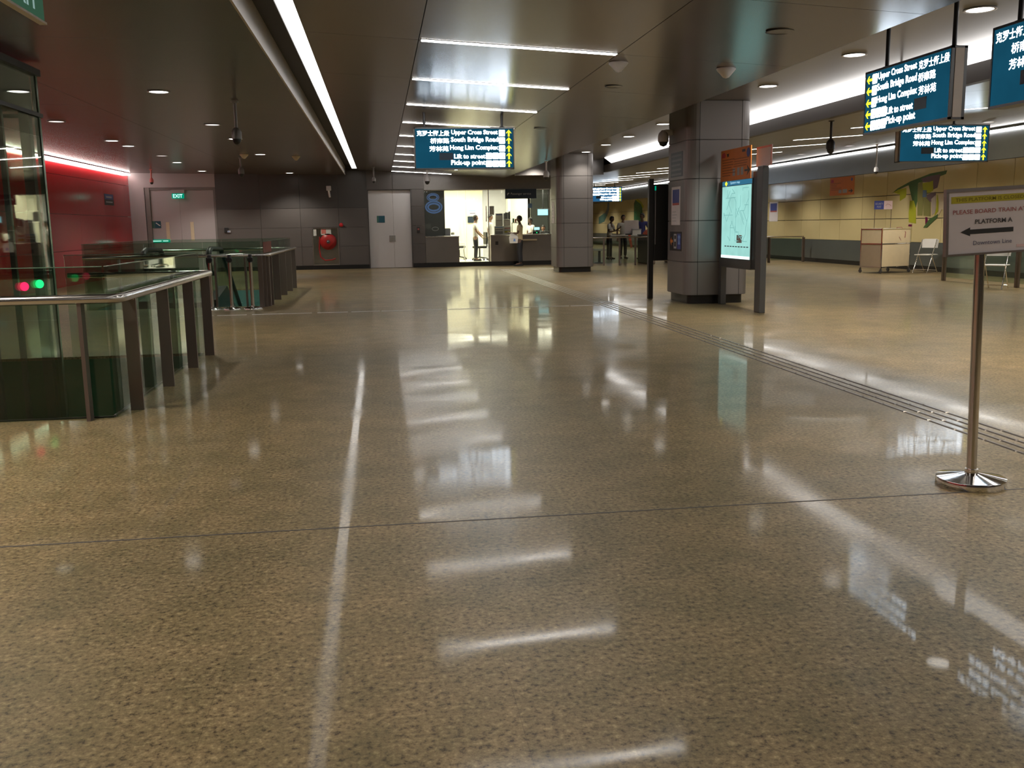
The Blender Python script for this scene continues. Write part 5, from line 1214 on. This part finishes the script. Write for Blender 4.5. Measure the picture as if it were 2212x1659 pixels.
    k = MB(); addmesh(k, skin_mesh(N2, E2, 'bel', 1)); k.build('shirt', M[shirt], t)
    # trousers
    N3 = {'w': (Q(0, 0, .565), (R(.074), R(.056))), 'p': (Q(0, 0, .515), (R(.080), R(.062)))}; E3 = [('w', 'p')]
    for q in 'RL':
        hp, kn_, an, to = legp[q]; N3['h' + q] = (hp, R(.062)); N3['k' + q] = (kn_, R(.045)); N3['a' + q] = (an + Vector((0, 0, .008 * H_)), R(.036)); E3 += [('p', 'h' + q), ('h' + q, 'k' + q), ('k' + q, 'a' + q)]
    k = MB(); addmesh(k, skin_mesh(N3, E3, 'p', 1)); k.build('trousers', M[legs], t)
    for q in 'RL':
        an, to = legp[q][2], legp[q][3]; d = Vector((to.x - an.x, to.y - an.y, 0)).normalized(); sdv = Vector((-d.y, d.x, 0)); base = Vector((an.x, an.y, an.z - .045 * H_))
        k = MB(); prof = [(-.035, .018), (-.02, .026), (.04, .026), (.085, .030), (.115, .024), (.13, .008)]
        lo = [base + d * (a * H_) + sdv * (w2 * H_ * s) for s, seq in ((1, prof), (-1, prof[::-1])) for a, w2 in seq]
        up = [p + Vector((0, 0, (.050 if (p - base).dot(d) < .03 * H_ else .030) * H_)) for p in lo]; n = len(lo)
        k.add(lo + up, [list(range(n))[::-1], list(range(n, 2 * n))] + [(i, (i + 1) % n, n + (i + 1) % n, n + i) for i in range(n)]); k.build('shoe', M['black'], t)
    return t
rd = math.radians
person('man in a beige shirt and dark trousers standing at the counter holding a white bag', (4.78, 32.60, 0), rd(-112), 1.71, 'shirt_beige', 'trousers', 'skin_dark', {'L': ((.15, -.01, .645), (.10, -.14, .655)), 'R': ((-.15, -.02, .645), (-.06, -.15, .66))}, (0, 0))
t = thing('carrier_bag', 'white plastic carrier bag with a blue mark held by the man at the counter', 'bag', (4.54, 32.47, .78)); k = MB()
k.add([(-.13, -.05, 0), (.13, -.05, 0), (.13, .05, 0), (-.13, .05, 0), (-.15, -.06, .18), (.15, -.06, .18), (.15, .06, .18), (-.15, .06, .18), (-.11, -.02, .32), (.11, -.02, .32), (.11, .02, .32), (-.11, .02, .32)],
      [(3, 2, 1, 0), (0, 1, 5, 4), (1, 2, 6, 5), (2, 3, 7, 6), (3, 0, 4, 7), (4, 5, 9, 8), (5, 6, 10, 9), (6, 7, 11, 10), (7, 4, 8, 11), (8, 9, 10, 11)]); k.build('sack', M['white_paint'], t)
k = MB(); k.tube([(-.09, 0, .31), (-.03, 0, .355), (.03, 0, .355), (.09, 0, .31)], .012, 6); k.build('handle', M['white_paint'], t)
k = MB(); k.prism([(-.02, .06), (.07, .06), (.05, .10), (.06, .14), (.0, .15)], (0, -.062, 0), XP, UP, (0, -.002, 0)); k.build('mark', M['blue_light'], t)
person('officer with dark bobbed hair, white shirt and dark trousers standing inside the glass door', (3.42, 34.35, .13), rd(80), 1.64, 'shirt_white', 'trousers', 'skin', {'L': ((.14, -.04, .65), (.09, -.15, .55)), 'R': ((-.14, -.03, .645), (-.09, -.13, .535))}, (0, 0), longhair=True)
person('officer in a white shirt behind the leaflet boxes, looking right', (3.98, 34.55, .13), rd(70), 1.66, 'shirt_white', 'trousers', 'skin', {}, (0, 5))
person('clerk in a pale shirt behind the counter, seen past the customer', (5.50, 34.75, .13), rd(-60), 1.52, 'shirt_white', 'trousers', 'skin_dark', {'L': ((.14, -.05, .64), (.08, -.15, .62))}, (0, 8))
office_c = office_chair('dark office chair under the seated clerk in the back room', 6.22, 36.3, rd(-20))
person('seated clerk in dark clothes at the back of the office near the cyan display', (6.22, 36.25, .13), rd(-20), 1.66, 'trousers', 'trousers', 'skin', {'L': ((.15, -.06, .66), (.09, -.17, .66)), 'R': ((-.15, -.06, .66), (-.07, -.17, .67))}, (-10, 10), seated=True)
# beyond the gates
person('man in a white shirt leaning over the table beyond the gates', (8.93, 36.8, 0), rd(50), 1.67, 'shirt_white', 'trousers', 'skin_dark', {'L': ((.16, -.05, .65), (.10, -.17, .71)), 'R': ((-.16, -.06, .64), (-.02, -.17, .66))}, (0, 10), lean=.15)
person('person mostly hidden behind the upright grey board beyond the gates', (9.62, 37.3, 0), rd(0), 1.72, 'shirt_white', 'trousers', 'skin', {}, (15, 0))
person('man in a royal blue polo shirt standing beyond the gates', (10.18, 36.5, 0), rd(-30), 1.77, 'shirt_blue', 'denim', 'skin_dark', {'L': ((.155, -.02, .645), (.13, -.12, .57)), 'R': ((-.155, -.03, .64), (-.07, -.15, .64))}, (-25, 0))
def table(label, x0, x1, y0, y1, h, m):
    o = ((x0 + x1) / 2, (y0 + y1) / 2, 0); t = thing('table', label, 'table', o); k = MB(o); k.box(x0, x1, y0, y1, h - .04, h, .008); k.build('tabletop', M[m], t)
    for x in (x0 + .05, x1 - .05):
        for y in (y0 + .05, y1 - .05): k = MB(o); k.tube([(x, y, 0), (x, y, h - .04)], .018, 8); k.build('leg', M['grey_metal'], t)
table('pale table beyond the gates in front of the people', 8.7, 10.2, 35.6, 36.05, .95, 'white')
boxthing('display_board', 'upright pale grey board on the table beyond the gates', 'board', 9.30, 9.86, 35.85, 35.88, .99, 1.50, 'sign_board', None, [('foot', 'black', (9.36, 9.6, 35.8, 35.95, .951, .99))])
boxthing('equipment_box', 'white equipment box on the table right of the grey board', 'box', 9.58, 9.92, 35.71, 35.79, .952, 1.12, 'white', None, [('lid', 'grey_plastic', (9.57, 9.93, 35.705, 35.795, 1.12, 1.17))])
t = thing('vest', 'coral coloured cloth hanging from the table beyond the gates', 'cloth', (9.42, 35.57, .45)); k = MB(); k.prism([(-.04, .5), (.05, .5), (.10, .22), (.13, .05), (.06, 0), (.0, .24)], (0, 0, 0), XP, UP, (0, .02, 0)); k.build('cloth', M['coral'], t)
def gate(label, x, y):
    t = thing('ticket_gate', label, 'gate', (x, y, 0)); k = MB(); k.box(-.10, .10, 0, 1.6, 0, .95, .03); k.build('cabinet', M['steel_dull'], t); k = MB(); k.box(-.11, .11, -.02, 1.62, .95, 1.0, .015); k.build('top', M['steel'], t); k = MB(); k.box(-.06, .06, -.004, -.0005, .75, .90); k.build('reader', M['blue_light'], t); return t
g1 = gate('steel ticket gate cabinet left of the dark board posts', 9.22, 31.7)
dup(g1, (10.2, 31.7, 0), None, 'steel ticket gate cabinet hidden mostly behind the dark board')
t = thing('vest', 'coral coloured cloth lying on top of the ticket gate', 'cloth', (9.18, 32.2, 1.0)); k = MB(); k.prism([(-.12, 0), (.12, 0), (.10, .08), (.04, .17), (-.02, .15), (-.10, .05)], (0, 0, 0), XP, UP, (0, .25, 0)); k.build('cloth', M['coral'], t)
t = thing('stool', 'pale square stool seen under the glass beside the office column', 'stool', (7.75, 33.4, 0)); k = MB(); k.box(-.22, .22, -.2, .2, .44, .50, .01); k.build('seat', M['white'], t); k = MB(); k.tube([(0, 0, .02), (0, 0, .44)], .05, 10); k.build('column', M['dark_metal'], t); k = MB(); k.lathe([(.2, 0), (.2, .015), (.05, .04)], n=18); k.build('base', M['dark_metal'], t)
